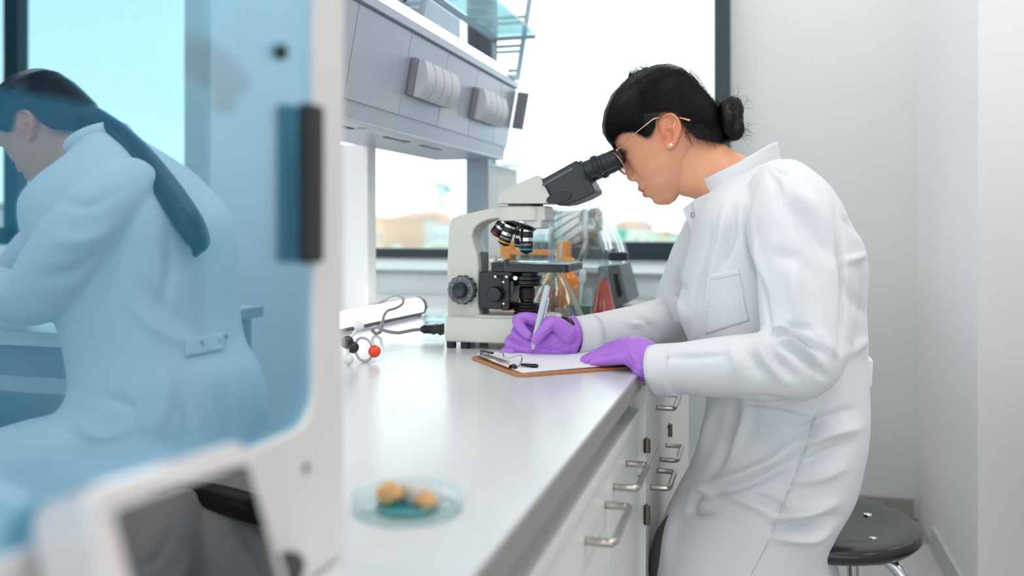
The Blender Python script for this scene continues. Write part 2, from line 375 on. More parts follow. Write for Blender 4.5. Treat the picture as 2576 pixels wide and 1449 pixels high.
nrm = Vector((Z1-Z2, 0, -(X1-X2))).normalized()
for a, b in zip(seams[:-1], seams[1:]):
    obj('front_panel', G().plate([face_pt(a+0.0012, .012, -.004), face_pt(b-0.0012, .012, -.004), face_pt(b-0.0012, .985, -.004), face_pt(a+0.0012, .985, -.004)], nrm*0.004), m_duct, du, 0.0008)
bx('top_ledge', X1-0.05, X1+0.006, YN, YE, Z1+0.002, Z1+0.022, m_duct, du, 0.002)
bx('lower_lip', X3-0.02, X3+0.004, YN, YE, Z3-0.004, Z3+0.002, m_duct, du, 0.001)
for yy in (1.50, 1.80, 2.02): bx('vent_slot', X3-0.075, X3-0.06, yy, yy+0.13, Z3-0.0015, Z3+0.002, m_black, du)
for yy in (1.62, 2.0): bx('lamp_strip', X3-0.05, X3-0.02, yy, yy+0.24, Z3-0.003, Z3+0.002, m_sock, du)
def socket(y0, y1, label):
    s = thing('socket_block', face_pt((y0+y1)/2, .35), label, 'socket', 'socket blocks on the service duct')
    k0, k1 = 0.27, 0.72
    obj('back_box', G().plate([face_pt(y0-0.012, k0, .0005), face_pt(y1, k0, .0005), face_pt(y1, k1, .0005), face_pt(y0-0.012, k1, .0005)], nrm*0.012), m_sockd, s, 0.002)
    w = (y1-y0)/4
    for i in range(4):
        a, b = y0+i*w+0.0025, y0+(i+1)*w-0.0025; rs = []
        for q in np.linspace(0, 1, 9):
            k = k0+(k1-k0)*q; bul = 0.016+0.022*math.sin(math.pi*(0.12+0.76*q))
            rs.append([face_pt(a, k, 0.010), face_pt(b, k, 0.010), face_pt(b, k, bul), face_pt(a, k, bul)])
        obj('socket_flap', G().rings(rs), m_sock, s, 0, 0.7)
socket(1.722, 1.936, 'grey block of four covered sockets nearer the camera')
socket(2.135, 2.345, 'grey block of four covered sockets at the window end')
bk = obj('end_bracket', G().plate([face_pt(2.515, .35, .002), face_pt(2.528, .35, .002), face_pt(2.528, .98, .002), face_pt(2.515, .98, .002)], nrm*0.034), m_sockd, du, 0.002)
tl = thing('tube_lamp', (X1-0.03, 1.8, Z1+0.022), 'long lit tube lamp lying along the top of the duct', 'lamp')
obj('lit_tube', G().cyl((X1-0.026, 1.0, Z1+0.041), (X1-0.026, 2.44, Z1+0.041), 0.018, seg=24), m_tubelight, tl, 0, 0.6)
obj('end_cap', G().cyl((X1-0.026, 2.44, Z1+0.041), (X1-0.026, 2.455, Z1+0.041), 0.0185, seg=24), m_sock, tl, 0, 0.6)
bx('mount', X1-0.046, X1-0.006, 1.0, 2.45, Z1+0.0205, Z1+0.0245, m_shelf, tl)
# rack above: punched brackets, rear channel, glass shelf
rk = thing('shelf_rack', (-0.78, 1.9, Z1+0.0125), 'grey metal shelf rack with punched brackets above the duct', 'shelf rack')
bx('rear_channel', -0.90, -0.885, 1.0, 2.5, Z1+0.0125, Z1+0.135, m_shelf, rk, 0.002)
bx('rear_channel', -0.90, -0.875, 1.0, 2.5, Z1+0.15, Z1+0.22, m_shelf, rk, 0.002)
def bracket(y, dx=0.0):
    z0 = Z1-0.0; xl = -0.765+dx
    def xr(z): return -0.684+dx+(z-z0)*0.16
    zs = [z0+0.0225, z0+0.030, z0+0.036, z0+0.043, z0+0.049, z0+0.100, z0+0.108, z0+0.115, z0+0.122, z0+0.185, z0+0.193, z0+0.200, z0+0.207, z0+0.27, z0+0.30, z0+0.36]
    g = G(); t = 0.015
    def bar(a, b, x0a, x0b, x1a, x1b): g.add([(x0a, y, a), (x1a, y, a), (x1b, y, b), (x0b, y, b), (x0a, y+0.004, a), (x1a, y+0.004, a), (x1b, y+0.004, b), (x0b, y+0.004, b)], [(0, 1, 2, 3), (7, 6, 5, 4), (0, 4, 5, 1), (1, 5, 6, 2), (2, 6, 7, 3), (3, 7, 4, 0)])
    bar(zs[0], zs[-1], xl, xl, xl+t, xl+t)
    bar(zs[0], zs[-1], xr(zs[0])-t, xr(zs[-1])-t, xr(zs[0]), xr(zs[-1]))
    for a, b in ((0, 1), (2, 2), (4, 4), (6, 6), (8, 8), (10, 10), (12, 12), (14, 14)):
        za, zb_ = zs[a], zs[min(b+1, len(zs)-1)]
        if a in (2, 6, 10): zb_ = zs[a]+0.004
        if a in (4, 8, 12): za, zb_ = zs[a]-0.002, zs[a]+0.007
        if a == 0: zb_ = zs[0]+0.012
        if a in (6, 10): za -= 0.004
        bar(za, zb_, xl+t, xl+t, xr(za)-t, xr(zb_)-t)
    obj('bracket', g, m_shelf, rk)
bracket(2.47); bracket(1.93, -0.10); bracket(1.40, -0.10)
m_rip = glass('rippled_glass', (0.62, 0.86, 0.89), 1.5, 0.12, haze=0.25, hcol=(0.75, 0.93, 0.95))
zsf = ZC+0.560
gs = tag(obj('glass_shelf', G().box(-0.752, -0.632, 1.0, 2.465, zsf, zsf+0.008), m_rip, None, 0.001), 'rippled greenish glass shelf resting on the punched brackets', 'shelf')
bx('shelf_rail', -0.768, -0.752, 1.0, 2.48, zsf-0.012, zsf-0.001, m_shelf, rk, 0.001); bx('shelf_rail', -0.768, -0.632, 2.466, 2.48, zsf-0.012, zsf-0.001, m_shelf, rk, 0.001)
obj('cable', G().tube([(-0.872, 2.06, Z1+0.26), (-0.870, 2.06, Z1+0.12), (-0.872, 2.07, Z1+0.03)], 0.004, 8, 20), m_black, rk, 0, 3)
# posts carrying the duct
po = thing('steel_post', (-0.825, 2.52, ZB), 'grey steel post holding the far end of the duct', 'post')
xa, xb = PY(1168, 500, 2.5).x, PY(1224, 500, 2.5).x
bx('post', xa, xb, 2.515, 2.56, ZB, Z3+0.3, m_shelf, po, 0.003); bx('foot_plate', xa-0.01, xb+0.01, 2.51, 2.565, ZB, ZB+0.006, m_shelf, po, 0.001)
xr_ = PY(926, 500, 2.0).x
wp = thing('duct_support', (-1.05, 2.02, ZB), 'tall white panel supporting the duct at the left', 'support panel')
bx('panel', -1.16, xr_, 2.0, 2.05, ZB, Z3+0.005, m_wpl, wp, 0.004)
for py_ in (425, 702):
    p = PY(922, py_, 2.0); obj('knob', G().lathe([(0.004, 0), (0.006, 0.003), (0.0055, 0.009), (0.002, 0.011)], (xr_-0.003, 2.003, p.z), (0, -1, 0), 16), m_wpl, wp, 0, 0.8)
# ================================================================== microscope
MY = 1.585
S = MY/CS/F*0.999
m_mic = mat('microscope_enamel', (204, 204, 196), 0.38, var=0.02, scale=90, bump=0.12, bscale=900, coat=0.2)
m_mica = mat('enamel_rib', (188, 188, 181), 0.4, var=0.02)
m_knob = mat('knob_blue_black', (28, 42, 56), 0.4, var=0.06)
m_dial = mat('dial_grey', (92, 97, 101), 0.5, var=0.05)
m_print = mat('white_print', (232, 232, 230), 0.5, var=0.02)
m_eyep = mat('eyepiece_black', (30, 37, 43), 0.42, var=0.08, coat=0.1)
m_lens = mat('coated_lens', (60, 70, 90), 0.05, var=0.1, coat=1.0)
m_yel = mat('yellow_band', (236, 182, 24), 0.4); m_cyan = mat('cyan_band', (30, 160, 196), 0.4); m_red = mat('red_print', (190, 30, 34), 0.4)
def q(px, py, Y=MY): p = PY(px, py, Y); return (p.x, p.z)
def Q(pts, Y): return [q(a, b, Y) for a, b in pts]
mic = thing('microscope', (q(1250, 880)[0], MY, ZB), 'grey and black binocular microscope standing on the worktop', 'microscope')
xbl = q(1114, 870, 1.515)[0]; xbr = q(1376, 870, 1.515)[0]; zt = q(1118, 797, 1.515)[1]
b = G(); b.add([(xbl+(.004 if z > 1 else 0), 1.515+(.004 if z > 1 else 0), 0) for z in ()], [])
def rrect(x0, x1, y0, y1, r, n=5):
    out = []
    for cx, cy, a0 in ((x1-r, y1-r, 0), (x0+r, y1-r, 90), (x0+r, y0+r, 180), (x1-r, y0+r, 270)):
        for i in range(n+1):
            a = math.radians(a0+90*i/n); out.append((cx+r*math.cos(a), cy+r*math.sin(a)))
    return out
def slab(x0, x1, y0, y1, z0, z1, r, ch=0.004):
    rs = []
    for z, i in ((z0, ch*.4), (z0+ch*.4, 0), (z1-ch, 0), (z1-ch*.3, ch*.35), (z1, ch)):
        rs.append([(x, y, z) for x, y in rrect(x0+i, x1-i, y0+i, y1-i, max(r-i, .0005))])
    return G().rings(rs)
obj('base', slab(xbl, xbr, 1.515, 1.655, ZB+0.0125, zt, 0.014, 0.007), m_mic, mic, 0, 0.7)
obj('base_deck', slab(q(1212, 797)[0], xbr-0.01, 1.535, 1.635, zt-0.001, zt+0.0025, 0.01, 0.002), m_mic, mic, 0, 0.7)
for fx in (xbl+0.012, xbl+0.040, xbr-0.018):
    for fy in (1.529, 1.641): obj('rubber_foot', G().lathe([(0.0088, 0), (0.0092, 0.004), (0.0092, 0.0135)], (fx, fy, ZB), (0, 0, 1), 20), m_rubber, mic, 0, 0.7)
outer = [(1124, 798), (1123, 720), (1125, 641), (1128.5, 572), (1133, 557), (1142, 547), (1154.5, 542), (1192, 533.5), (1225, 526), (1255, 519.5), (1290, 518), (1372, 518), (1373, 555), (1363, 556), (1361, 576), (1346, 576), (1318, 562), (1290, 552), (1274, 548.5), (1251.5, 550), (1229, 553), (1212, 560), (1200, 568), (1192, 577.5), (1188, 592), (1191, 611), (1199, 635), (1204, 663), (1205, 720), (1204, 760), (1207, 785), (1210, 798)]
aY0, aY1 = 1.555, 1.62
obj('arm', G().prism(Q(outer, aY0), aY0, aY1), m_mic, mic, 0.004, seg=3)
rib = [(1142, 551), (1190, 539), (1262, 528), (1368, 527), (1368, 545), (1340, 541), (1300, 535), (1262, 540), (1225, 548), (1205, 558), (1190, 572), (1184, 590), (1176, 600)]
obj('nose_block', slab(q(1258, 540)[0], q(1373, 540)[0], 1.548, 1.627, q(1300, 556)[1], q(1300, 519)[1], 0.026, 0.004), m_mic, mic, 0, 0.7)
# head and prism
obj('head_ring', G().lathe([(0.034, 0), (0.034, 0.009)], (q(1322, 518)[0], MY, q(1322, 518)[1]-0.001), (0, 0, 1), 36), m_blackm, mic, 0, 0.7)
head = [(1250, 512.5), (1252, 498), (1256, 488), (1264, 479.5), (1300, 462.5), (1348, 441), (1355, 441.5), (1359, 446), (1389, 504), (1388, 509), (1382, 512.5)]
obj('head', G().prism(Q(head, 1.545), 1.545, 1.625), m_mic, mic, 0.004, seg=3)
def along(p0, p1):
    a = Vector((q(*p0)[0], 0, q(*p0)[1])); c = Vector((q(*p1)[0], 0, q(*p1)[1])); return a, (c-a).normalized(), (c-a).length
o0, ax, L = along((1376, 476), (1553, 400))     # optical axis of the eyepieces in the x-z plane
up_ = Vector((-ax.z, 0, ax.x))
def at(l, h, Y): v = o0+ax*l+up_*h; return Vector((v.x, Y, v.z))
def pxal(px, py):
    v = Vector((q(px, py)[0], 0, q(px, py)[1]))-o0; return v.dot(ax), v.dot(up_)
obj('head_collar', G().prism(Q([(1356, 447), (1364, 449), (1396, 507), (1390, 508)], 1.55), 1.55, 1.62), m_black, mic, 0.001)
prism_px = [(1363, 452), (1372, 446), (1446, 405), (1452, 404), (1460, 413), (1474, 440), (1496, 478), (1494, 486), (1470, 499), (1430, 514), (1405, 517.5), (1398, 512)]
obj('prism_box', G().prism(Q(prism_px, 1.543), 1.543, 1.627), m_eyep, mic, 0.005, seg=3)
ell = [pxal(1396+36*math.cos(t)+4, 497+17*math.sin(t)) for t in np.linspace(0, 2*math.pi, 28, endpoint=False)]
obj('hinge_plate', G().plate([at(l, h, 1.5405) for l, h in [pxal(1419+30*math.cos(t)-8*math.sin(t), 499+15*math.sin(t)-3*math.cos(t)) for t in np.linspace(0, 2*math.pi, 28, endpoint=False)]], (0, 0.004, 0)), m_blackm, mic, 0.0006)
obj('stripe', G().plate([at(*pxal(1377, 466), 1.5415), at(*pxal(1380, 471), 1.5415), at(*pxal(1454, 430), 1.5415), at(*pxal(1451, 424), 1.5415)], (0, 0.003, 0)), m_dial, mic)
for k, Y in enumerate((1.553, 1.617)):
    e = G().lathe([(0.0205, 0), (0.0205, .004), (0.017, .005), (0.0168, .020), (0.0188, .021), (0.0188, .031), (0.0166, .032), (0.0166, .037), (0.0150, .038), (0.0150, .040)], at(0.082, -0.001, Y), at(1, 0, Y)-at(0, 0, Y), 40)
    ep = obj('eyepiece_tube', e, m_eyep, mic, 0, 0.6)
    t2 = G().lathe([(0.0165, 0), (0.0165, .008), (0.0158, .0085), (0.0158, .036), (0.0150, .0375), (0.0122, .0375), (0.0118, .034)], at(0.121, -0.001, Y), at(1, 0, Y)-at(0, 0, Y), 40)
    obj('eyecup', t2, m_eyep, ep, 0, 0.6)
    obj('eye_lens', G().lathe([(0.0118, 0), (0.009, .0012), (0.004, .0018), (0.0001, .002)], at(0.1535, -0.001, Y), at(1, 0, Y)-at(0, 0, Y), 24), m_lens, ep, 0, 3)
    rg = G()
    for i in range(48):
        t = 2*math.pi*i/48; c_ = at(0.1035, -0.001, Y); d1 = up_; d2 = Vector((0, 1, 0))
        p = c_+(d1*math.cos(t)+d2*math.sin(t))*0.0189; rg.cyl(p, p+ax*0.0085, 0.0006, seg=5)
    k_ = obj('knurling', rg, m_eyep, ep); k_['kind'] = 'stuff'
# nosepiece + objectives
cN = Vector((q(1308, 558)[0], MY, q(1308, 558)[1])); axN = Vector((-0.30, -0.12, -0.94)).normalized()
obj('nosepiece', G().lathe([(0.030, -0.008), (0.034, -0.002), (0.034, 0.004), (0.030, 0.010), (0.018, 0.013), (0.0001, 0.014)], cN, axN, 40), m_blackm, mic, 0, 0.7)
obj('nosepiece_ring', G().lathe([(0.0345, -0.002), (0.0350, 0.0005), (0.0345, 0.003)], cN, axN, 40), m_chrome, mic, 0, 0.7)
def objective(p, a, L, band, name='objective', scale=1.0, text=None):
    a = Vector(a).normalized(); r = 0.0118*scale
    oo = obj(name, G().lathe([(r*.92, 0), (r*.92, L*.12), (r*1.02, L*.13), (r*1.02, L*.36), (r*.98, L*.37), (r*.98, L*.86), (r*.90, L*.93)], p, a, 32), m_black, mic, 0, 0.6)
    p = Vector(p)
    obj('chrome_ring', G().lathe([(r*1.0, L*.02), (r*1.0, L*.125)], p, a, 32), m_chrome, oo, 0, 0.6)
    obj('chrome_ring', G().lathe([(r*1.0, L*.36), (r*1.03, L*.37), (r*1.03, L*.50), (r*1.0, L*.51)], p, a, 32), m_chrome, oo, 0, 0.6)
    obj('colour_band', G().lathe([(r*.985, L*.80), (r*.99, L*.805), (r*.99, L*.845), (r*.985, L*.85)], p, a, 32), band, oo, 0, 0.6)
    obj('front_lens', G().lathe([(r*.86, L*.93), (r*.62, L*.985), (r*.34, L), (r*.30, L*1.03), (.0001, L*1.03)], p, a, 24), m_chrome, oo, 0, 0.6)
    if text:
        side = Vector((0, -1, 0)); side = (side-a*side.dot(a)).normalized(); xd = a.cross(side)
        if xd.x < 0: xd = -xd
        me = text_geo(text, 0.0042*scale, p+a*(L*.67)+side*(r*1.0), xd, -a)
        v = getv(me); c0 = p+a*(L*.67)
        rel = v-np.array(c0); xx = rel @ np.array(xd); aa = rel @ np.array(a); dd = rel @ np.array(side)
        ang = xx/(r); rad = r*.985+np.clip(dd-r, 0, 0.0004)*0.6
        setv(me, np.array(c0)+np.outer(aa, a)+np.outer(rad*np.sin(ang), xd)+np.outer(rad*np.cos(ang), side))
        obj('lettering', me, m_print, oo)
    return oo
objective(Vector((q(1325, 574)[0], MY-0.002, q(1325, 574)[1])), (0, 0, -1), 0.0485, m_cyan, scale=1.06, text='0.65 160/0.17')
objective(Vector((q(1294, 566)[0], MY-0.026, q(1294, 566)[1])), (-0.36, -0.02, -0.93), 0.041, m_yel, text='10/0.25 160/0.17')
objective(Vector((q(1274, 556)[0], MY-0.008, q(1274, 556)[1])), (-0.62, 0.0, -0.78), 0.035, m_red)
objective(Vector((q(1300, 570)[0], MY+0.026, q(1300, 570)[1])), (-0.12, 0.2, -0.97), 0.042, m_print, scale=.95)
# stage
sx0, sx1 = q(1263, 664, 1.515)[0], q(1428, 664, 1.515)[0]; sz1 = q(1300, 664, 1.515)[1]; sz0 = q(1300, 684, 1.515)[1]
st = obj('stage', slab(sx0, sx1, 1.515, 1.66, sz0, sz1, 0.010, 0.0012), m_blackm, mic, 0, 0.6)
bx('stage_slot', sx1-0.0005, sx1+0.0006, 1.555, 1.63, sz0+0.004, sz0+0.010, m_black, st)
ring = G().lathe([(0.012, 0), (0.012, 0.0006), (0.020, 0.0006), (0.020, 0)], (q(1325, 660)[0], MY, sz1), (0, 0, 1), 32); obj('stage_aperture', ring, m_lens, st, 0, 0.6)
bx('slide', q(1285, 660)[0], q(1385, 660)[0], 1.572, 1.598, sz1+0.0008, sz1+0.002, m_glass, mic)
bx('stage_carriage', q(1237, 660, 1.53)[0], sx0+0.004, 1.525, 1.60, q(1240, 683, 1.53)[1], q(1240, 660, 1.53)[1], m_blackm, mic, 0.0015)
bx('carriage_slot', q(1246, 660, 1.53)[0], q(1262, 660, 1.53)[0], 1.5238, 1.527, q(1240, 672, 1.53)[1], q(1240, 664, 1.53)[1], m_rubber, mic, 0.0008)
bx('carriage_plate', q(1237, 660, 1.525)[0], q(1284, 660, 1.525)[0], 1.53, 1.64, q(1240, 693, 1.53)[1], q(1240, 683, 1.53)[1], m_blackm, mic, 0.001)
cl = obj('slide_clip', slab(q(1250, 652, 1.54)[0], q(1270, 652, 1.54)[0], 1.533, 1.55, q(1255, 656, 1.54)[1], q(1255, 648, 1.54)[1], 0.006, 0.002), m_steel, mic, 0, 0.7)
obj('slide_clip', G().tube([(q(1248, 656, 1.54)[0], 1.54, sz1+0.003), (q(1264, 657, 1.54)[0], 1.535, sz1+0.0012), (q(1272, 650, 1.54)[0], 1.533, sz1+0.007), (q(1276, 649, 1.54)[0], 1.533, sz1+0.008)], 0.0016, 8, 20), m_steel, mic, 0, 3)
obj('clip_screw', G().lathe([(0.003, 0), (0.003, .002), (0.0042, .0025), (0.0042, .008), (0.003, .009)], (q(1290, 656)[0], 1.55, sz1), (0, 0, 1), 16), m_dial, mic, 0, 0.7)
for px_ in (1244, 1272): obj('knob_screw', G().cyl((q(px_, 698, 1.53)[0], 1.535, q(px_, 699, 1.53)[1]), (q(px_, 692, 1.53)[0], 1.535, q(px_, 692, 1.53)[1]), 0.0033, seg=12), m_chrome, mic, 0, 0.6)
# focus block and knobs
bx('focus_block', q(1204, 700, 1.545)[0], q(1262, 700, 1.545)[0], 1.545, 1.625, q(1240, 777, 1.545)[1], q(1240, 684, 1.545)[1], m_blackm, mic, 0.002)
bx('rack_slide', q(1258, 700, 1.54)[0], q(1278, 700, 1.54)[0], 1.548, 1.622, q(1240, 781, 1.545)[1], q(1240, 690, 1.545)[1], m_blackm, mic, 0.002)
bx('rack_guide', q(1276, 700, 1.54)[0], q(1284, 700, 1.54)[0], 1.556, 1.613, q(1240, 738, 1.545)[1], q(1240, 706, 1.545)[1], m_dial, mic, 0.002)
bx('rear_post', q(1190, 700, 1.58)[0], q(1222, 700, 1.58)[0], 1.575, 1.60, zt, q(1240, 634, 1.58)[1], m_dial, mic, 0.002)
for yy, zz in ((710, 0), (764, 0)): obj('screw', G().lathe([(0.0026, 0), (0.0024, 0.002), (0.0001, 0.0028)], (q(1266, yy, 1.546)[0], 1.548, q(1266, yy, 1.546)[1]), (0, -1, 0), 12), m_chrome, mic, 0, 0.7)
kc = Vector((q(1245, 740, 1.54)[0], 1.546, q(1245, 740, 1.54)[1]))
kk = obj('stage_knob', G().lathe([(0.014, 0), (0.0142, 0.012), (0.0128, 0.014), (0.0001, 0.0142)], kc, (0, -1, 0), 40), m_blackm, mic, 0, 0.7)
rg = G()
for i in range(50):
    t = 2*math.pi*i/50; p = kc+Vector((math.cos(t), 0, math.sin(t)))*0.0142; rg.cyl(p, p+Vector((0, -0.011, 0)), 0.0006, seg=5)
obj('knurling', rg, m_blackm, kk)['kind'] = 'stuff'
fc = Vector((q(1159, 730, 1.535)[0], 1.556, q(1159, 730, 1.535)[1]))
kn = obj('coarse_knob', G().lathe([(0.021, 0), (0.0258, 0.002), (0.0262, 0.020), (0.0248, 0.024), (0.0155, 0.0245)], fc, (0, -1, 0), 56), m_dial, mic, 0, 0.7)
for i in range(14):
    t = 2*math.pi*i/14; p = fc+Vector((math.cos(t), 0, math.sin(t)))*0.0262
    obj('grip', G().cyl(p+Vector((0, -0.003, 0)), p+Vector((0, -0.019, 0)), 0.0016, seg=8), m_rubber, kn)
tk = G()
for i in range(60):
    t = 2*math.pi*i/60; d = Vector((math.cos(t), 0, math.sin(t))); w = Vector((-d.z, 0, d.x))*0.00014; l = 0.0022 if i % 5 else 0.0036
    p = fc+Vector((0, -0.02455, 0)); tk.plate([p+d*0.0244-w, p+d*0.0244+w, p+d*(0.0244-l)+w, p+d*(0.0244-l)-w], (0, -0.0002, 0))
obj('dial_marks', tk, m_print, kn)['kind'] = 'stuff'
for i, sx in enumerate(('50', '40', '30', '20', '10', '0')):
    t = math.radians(150-i*60); d = Vector((math.cos(t), 0, math.sin(t))); p = fc+Vector((0, -0.0247, 0))+d*0.0182
    obj('dial_number', text_geo(sx, 0.0034, p, Vector((d.z, 0, -d.x)), d), m_print, kn)
fk = obj('fine_knob', G().lathe([(0.0152, 0.0235), (0.0152, 0.030), (0.0135, 0.036), (0.0112, 0.0385), (0.0095, 0.0375), (0.0001, 0.0372)], fc, (0, -1, 0), 40), m_knob, mic, 0, 0.8)
# condenser, lamp
ccx = q(1326, 700)[0]
def zpx(y): return q(1326, y)[1]
def ring_stack(name, prof, m, par=mic, seg=40): return obj(name, G().lathe([(r, zpx(y)) for r, y in prof], (ccx, MY, 0), (0, 0, 1), seg), m, par, 0, 0.6)
cd = ring_stack('condenser', [(0.019, 695), (0.0215, 694), (0.0215, 685), (0.019, 684)], m_blackm)
ring_stack('condenser_ring', [(0.026, 703), (0.0285, 702), (0.0285, 694), (0.026, 693)], m_blackm, cd)
ring_stack('condenser_ring', [(0.024, 714), (0.026, 713), (0.026, 705), (0.024, 704)], m_black, cd)
ring_stack('condenser_ring', [(0.029, 718), (0.030, 717), (0.030, 715), (0.029, 714)], m_blackm, cd)
obj('centring_screw', G().lathe([(0.0052, 0), (0.0052, .006), (0.004, .007), (.0001, .007)], (q(1308, 697)[0], MY-0.0245, zpx(697)), (-0.1, -1, 0), 16), m_chrome, cd, 0, 0.7)
obj('iris_lever', G().tube([(q(1350, 712)[0], MY-0.012, zpx(712)), (q(1362, 716)[0], MY-0.018, zpx(715)), (q(1369, 722)[0], MY-0.02, zpx(721))], 0.0008, 6, 12), m_steel, cd, 0, 3)
bx('condenser_carrier', q(1280, 700)[0], q(1300, 700)[0], 1.56, 1.61, zpx(702), zpx(688), m_blackm, mic, 0.001)
lp = ring_stack('field_lens_barrel', [(0.012, 760), (0.0132, 758), (0.0132, 752), (0.0145, 750), (0.0145, 724), (0.0130, 721), (0.0100, 719), (0.0100, 716), (.0001, 716)], m_black)
rg = G()
for i in range(30):
    t = 2*math.pi*i/30; p = Vector((ccx+0.0143*math.cos(t), MY+0.0143*math.sin(t), zpx(748))); rg.cyl(p, (p.x, p.y, zpx(726)), 0.0009, seg=6)
obj('knurling', rg, m_black, lp)['kind'] = 'stuff'
pr = []
for i in range(5):
    y = 797-i*7.6; pr += [(0.0235, y), (0.0262, y-1.2), (0.0268, y-2.4), (0.0262, y-3.6), (0.0235, y-4.6), (0.0232, y-6.4)]
pr += [(0.024, 762), (0.0235, 760), (.0001, 760)]
ring_stack('lamp_housing', [(0.0235, 800)]+pr, m_black)
# ------------------------------------------------------------------ power cord
cordm = mat('cord_grey', (128, 120, 125), 0.4, var=0.04)
def onb(px, py, z=ZB+0.004): return tuple(PZ(px, py, z))
cd_ = thing('power_cord', onb(955, 838), 'grey power cord looping from the back of the microscope', 'cord')
Yc = 1.63
plugx = xbl
pz = PY(1100, 828, Yc).z
def cp(px, py, Y):
    p = PY(px, py, Y); return (p.x, p.y, max(p.z, ZB+0.0037))
obj('cable', G().tube([cp(1062, 828, 1.625), cp(1035, 831, 1.62), cp(1000, 837, 1.615), cp(965, 831, 1.62), cp(948, 822, 1.635), cp(936, 828, 1.66), cp(944, 838, 1.66), cp(957, 834, 1.655), cp(962, 812, 1.67), cp(966, 795, 1.69), cp(975, 782, 1.71), cp(996, 775, 1.73), cp(1012, 765, 1.75), cp(1014, 752, 1.78), cp(1002, 746, 1.82), cp(985, 749, 1.87), cp(960, 761, 1.95), cp(950, 766, 2.02), cp(930, 774, 2.085), cp(880, 783, 2.14)], 0.0036, 10, 120), cordm, cd_, 0, 3)
pg = G().cyl(cp(1060, 828, 1.625), cp(1090, 828.5, 1.625), 0.0062, 0.0078, 16)
pl = obj('plug', pg, m_rubber, cd_, 0, 0.7)
for px_ in (1066, 1073, 1080, 1087): obj('strain_ring', G().cyl(cp(px_, 828.3, 1.625), cp(px_+3.5, 828.3, 1.625), 0.0088, seg=16), m_rubber, pl, 0, 0.7)
p0 = Vector(cp(1090, 828, 1.625)); p1 = Vector(cp(1113, 828, 1.625))
obj('plug_body', G().prism([(p0.x, p0.z-0.009), (p0.x+0.006, p0.z-0.0095), (p0.x+0.010, p0.z-0.006), (p1.x-0.006, p0.z-0.0075), (p1.x, p0.z-0.011), (p1.x, p0.z+0.011), (p1.x-0.006, p0.z+0.010), (p0.x+0.010, p0.z+0.006), (p0.x+0.006, p0.z+0.0095), (p0.x, p0.z+0.009)], 1.613, 1.637), m_rubber, pl, 0.001)
# ------------------------------------------------------------------ clipboard, paper, pen
m_hard = mat('hardboard', (176, 118, 76), 0.55, var=0.12, scale=60); m_paper = mat('paper', (236, 236, 242), 0.7, var=0.01)
Fc = Vector(onb(1304, 951, ZB)); l_ = Vector((0.77, 0.64, 0)).normalized(); s_ = Vector((l_.y, -l_.x, 0))
def cb(a, b, z): return Fc+l_*a-s_*b+Vector((0, 0, z))
cbd = thing('clipboard', tuple(cb(0.12, 0.11, 0)), 'brown hardboard clipboard under the gloved hands', 'clipboard')
def rr3(a0, a1, b0, b1, z0, z1, r):
    return G().rings([[tuple(cb(x, y, z)) for x, y in rrect(a0, a1, b0, b1, r)] for z in (z0, z1)])
obj('board', rr3(0, 0.256, 0, 0.206, 0, 0.0042, 0.016), m_hard, cbd, 0.0008)
clip = obj('clip_plate', G().rings([[tuple(cb(x, y, z)) for y in np.linspace(0.052, 0.172, 2)] for x, z in ((0.008, 0.0045), (0.006, 0.009), (0.010, 0.0125), (0.018, 0.0125), (0.024, 0.0075), (0.022, 0.0045))], cap=False, closed=False), m_steel, cbd, 0, 0.7)
clip.modifiers.new('s', 'SOLIDIFY').thickness = 0.0012
for bb_, nm in ((0.046, 0), (0.172, 1)):
    obj('clip_jaw', G().tube([cb(0.014, bb_-0.003, 0.009), cb(0.014, bb_+0.012, 0.009)], 0.0035, 10, 6), m_black, cbd, 0, 3)
obj('clip_lever', G().tube([cb(0.016, 0.168, 0.010), cb(0.026, 0.160, 0.018), cb(0.034, 0.140, 0.016), cb(0.030, 0.125, 0.012), cb(0.033, 0.105, 0.013), cb(0.042, 0.090, 0.019), cb(0.040, 0.075, 0.015), cb(0.026, 0.055, 0.009), cb(0.016, 0.050, 0.009)], 0.0013, 8, 60), m_chrome, cbd, 0, 3)
obj('lever_grip', G().tube([cb(0.012, 0.180, 0.016), cb(0.018, 0.145, 0.0165)], 0.0028, 10, 8, flat=.6), m_black, cbd, 0, 3)
obj('lever_grip', G().tube([cb(0.030, 0.052, 0.0105), cb(0.046, 0.036, 0.0100)], [0.003, 0.0045], 10, 8, flat=.7), m_black, cbd, 0, 3)
pp = obj('paper_sheet', G().rings([[tuple(cb(x, y, z+0.004*max(0, (y-0.15)/0.06)**2+0.0035*max(0, (x-.2)/.06)**2)) for x, y in rrect(0.012, 0.246, 0.012, 0.200, 0.001)] for z in (0.0046, 0.0062)]), m_paper, None)
tag(pp, 'white sheets of paper held on the clipboard', 'paper')
penm = mat('pen_plastic', (186, 196, 204), 0.35, var=0.02); pennib = mat('pen_tip_metal', (150, 92, 62), 0.3, 1.0)
pt = Vector(cp(1339, 883, 1.418)); ptop = Vector(cp(1378, 718, 1.428))
pen = thing('pen', tuple(pt), 'pale grey pen held upright in the gloved hand', 'pen')
pd = (ptop-pt).normalized(); Lp = (ptop-pt).length
obj('barrel', G().lathe([(0.0014, 0.002), (0.0030, 0.006), (0.0046, 0.014), (0.0054, 0.024), (0.0056, Lp*.55), (0.0058, Lp*.78), (0.0058, Lp*.80), (0.0055, Lp*.805), (0.0050, Lp-0.004), (0.0036, Lp), (.0001, Lp)], pt, pd, 24), penm, pen, 0, 0.8)
obj('nib', G().lathe([(0.0005, 0), (0.0011, 0.0006), (0.0014, 0.0025)], pt, pd, 12), pennib, pen, 0, 0.8)
cside = Vector((0.9, -0.35, 0)); cside = (cside-pd*cside.dot(pd)).normalized()
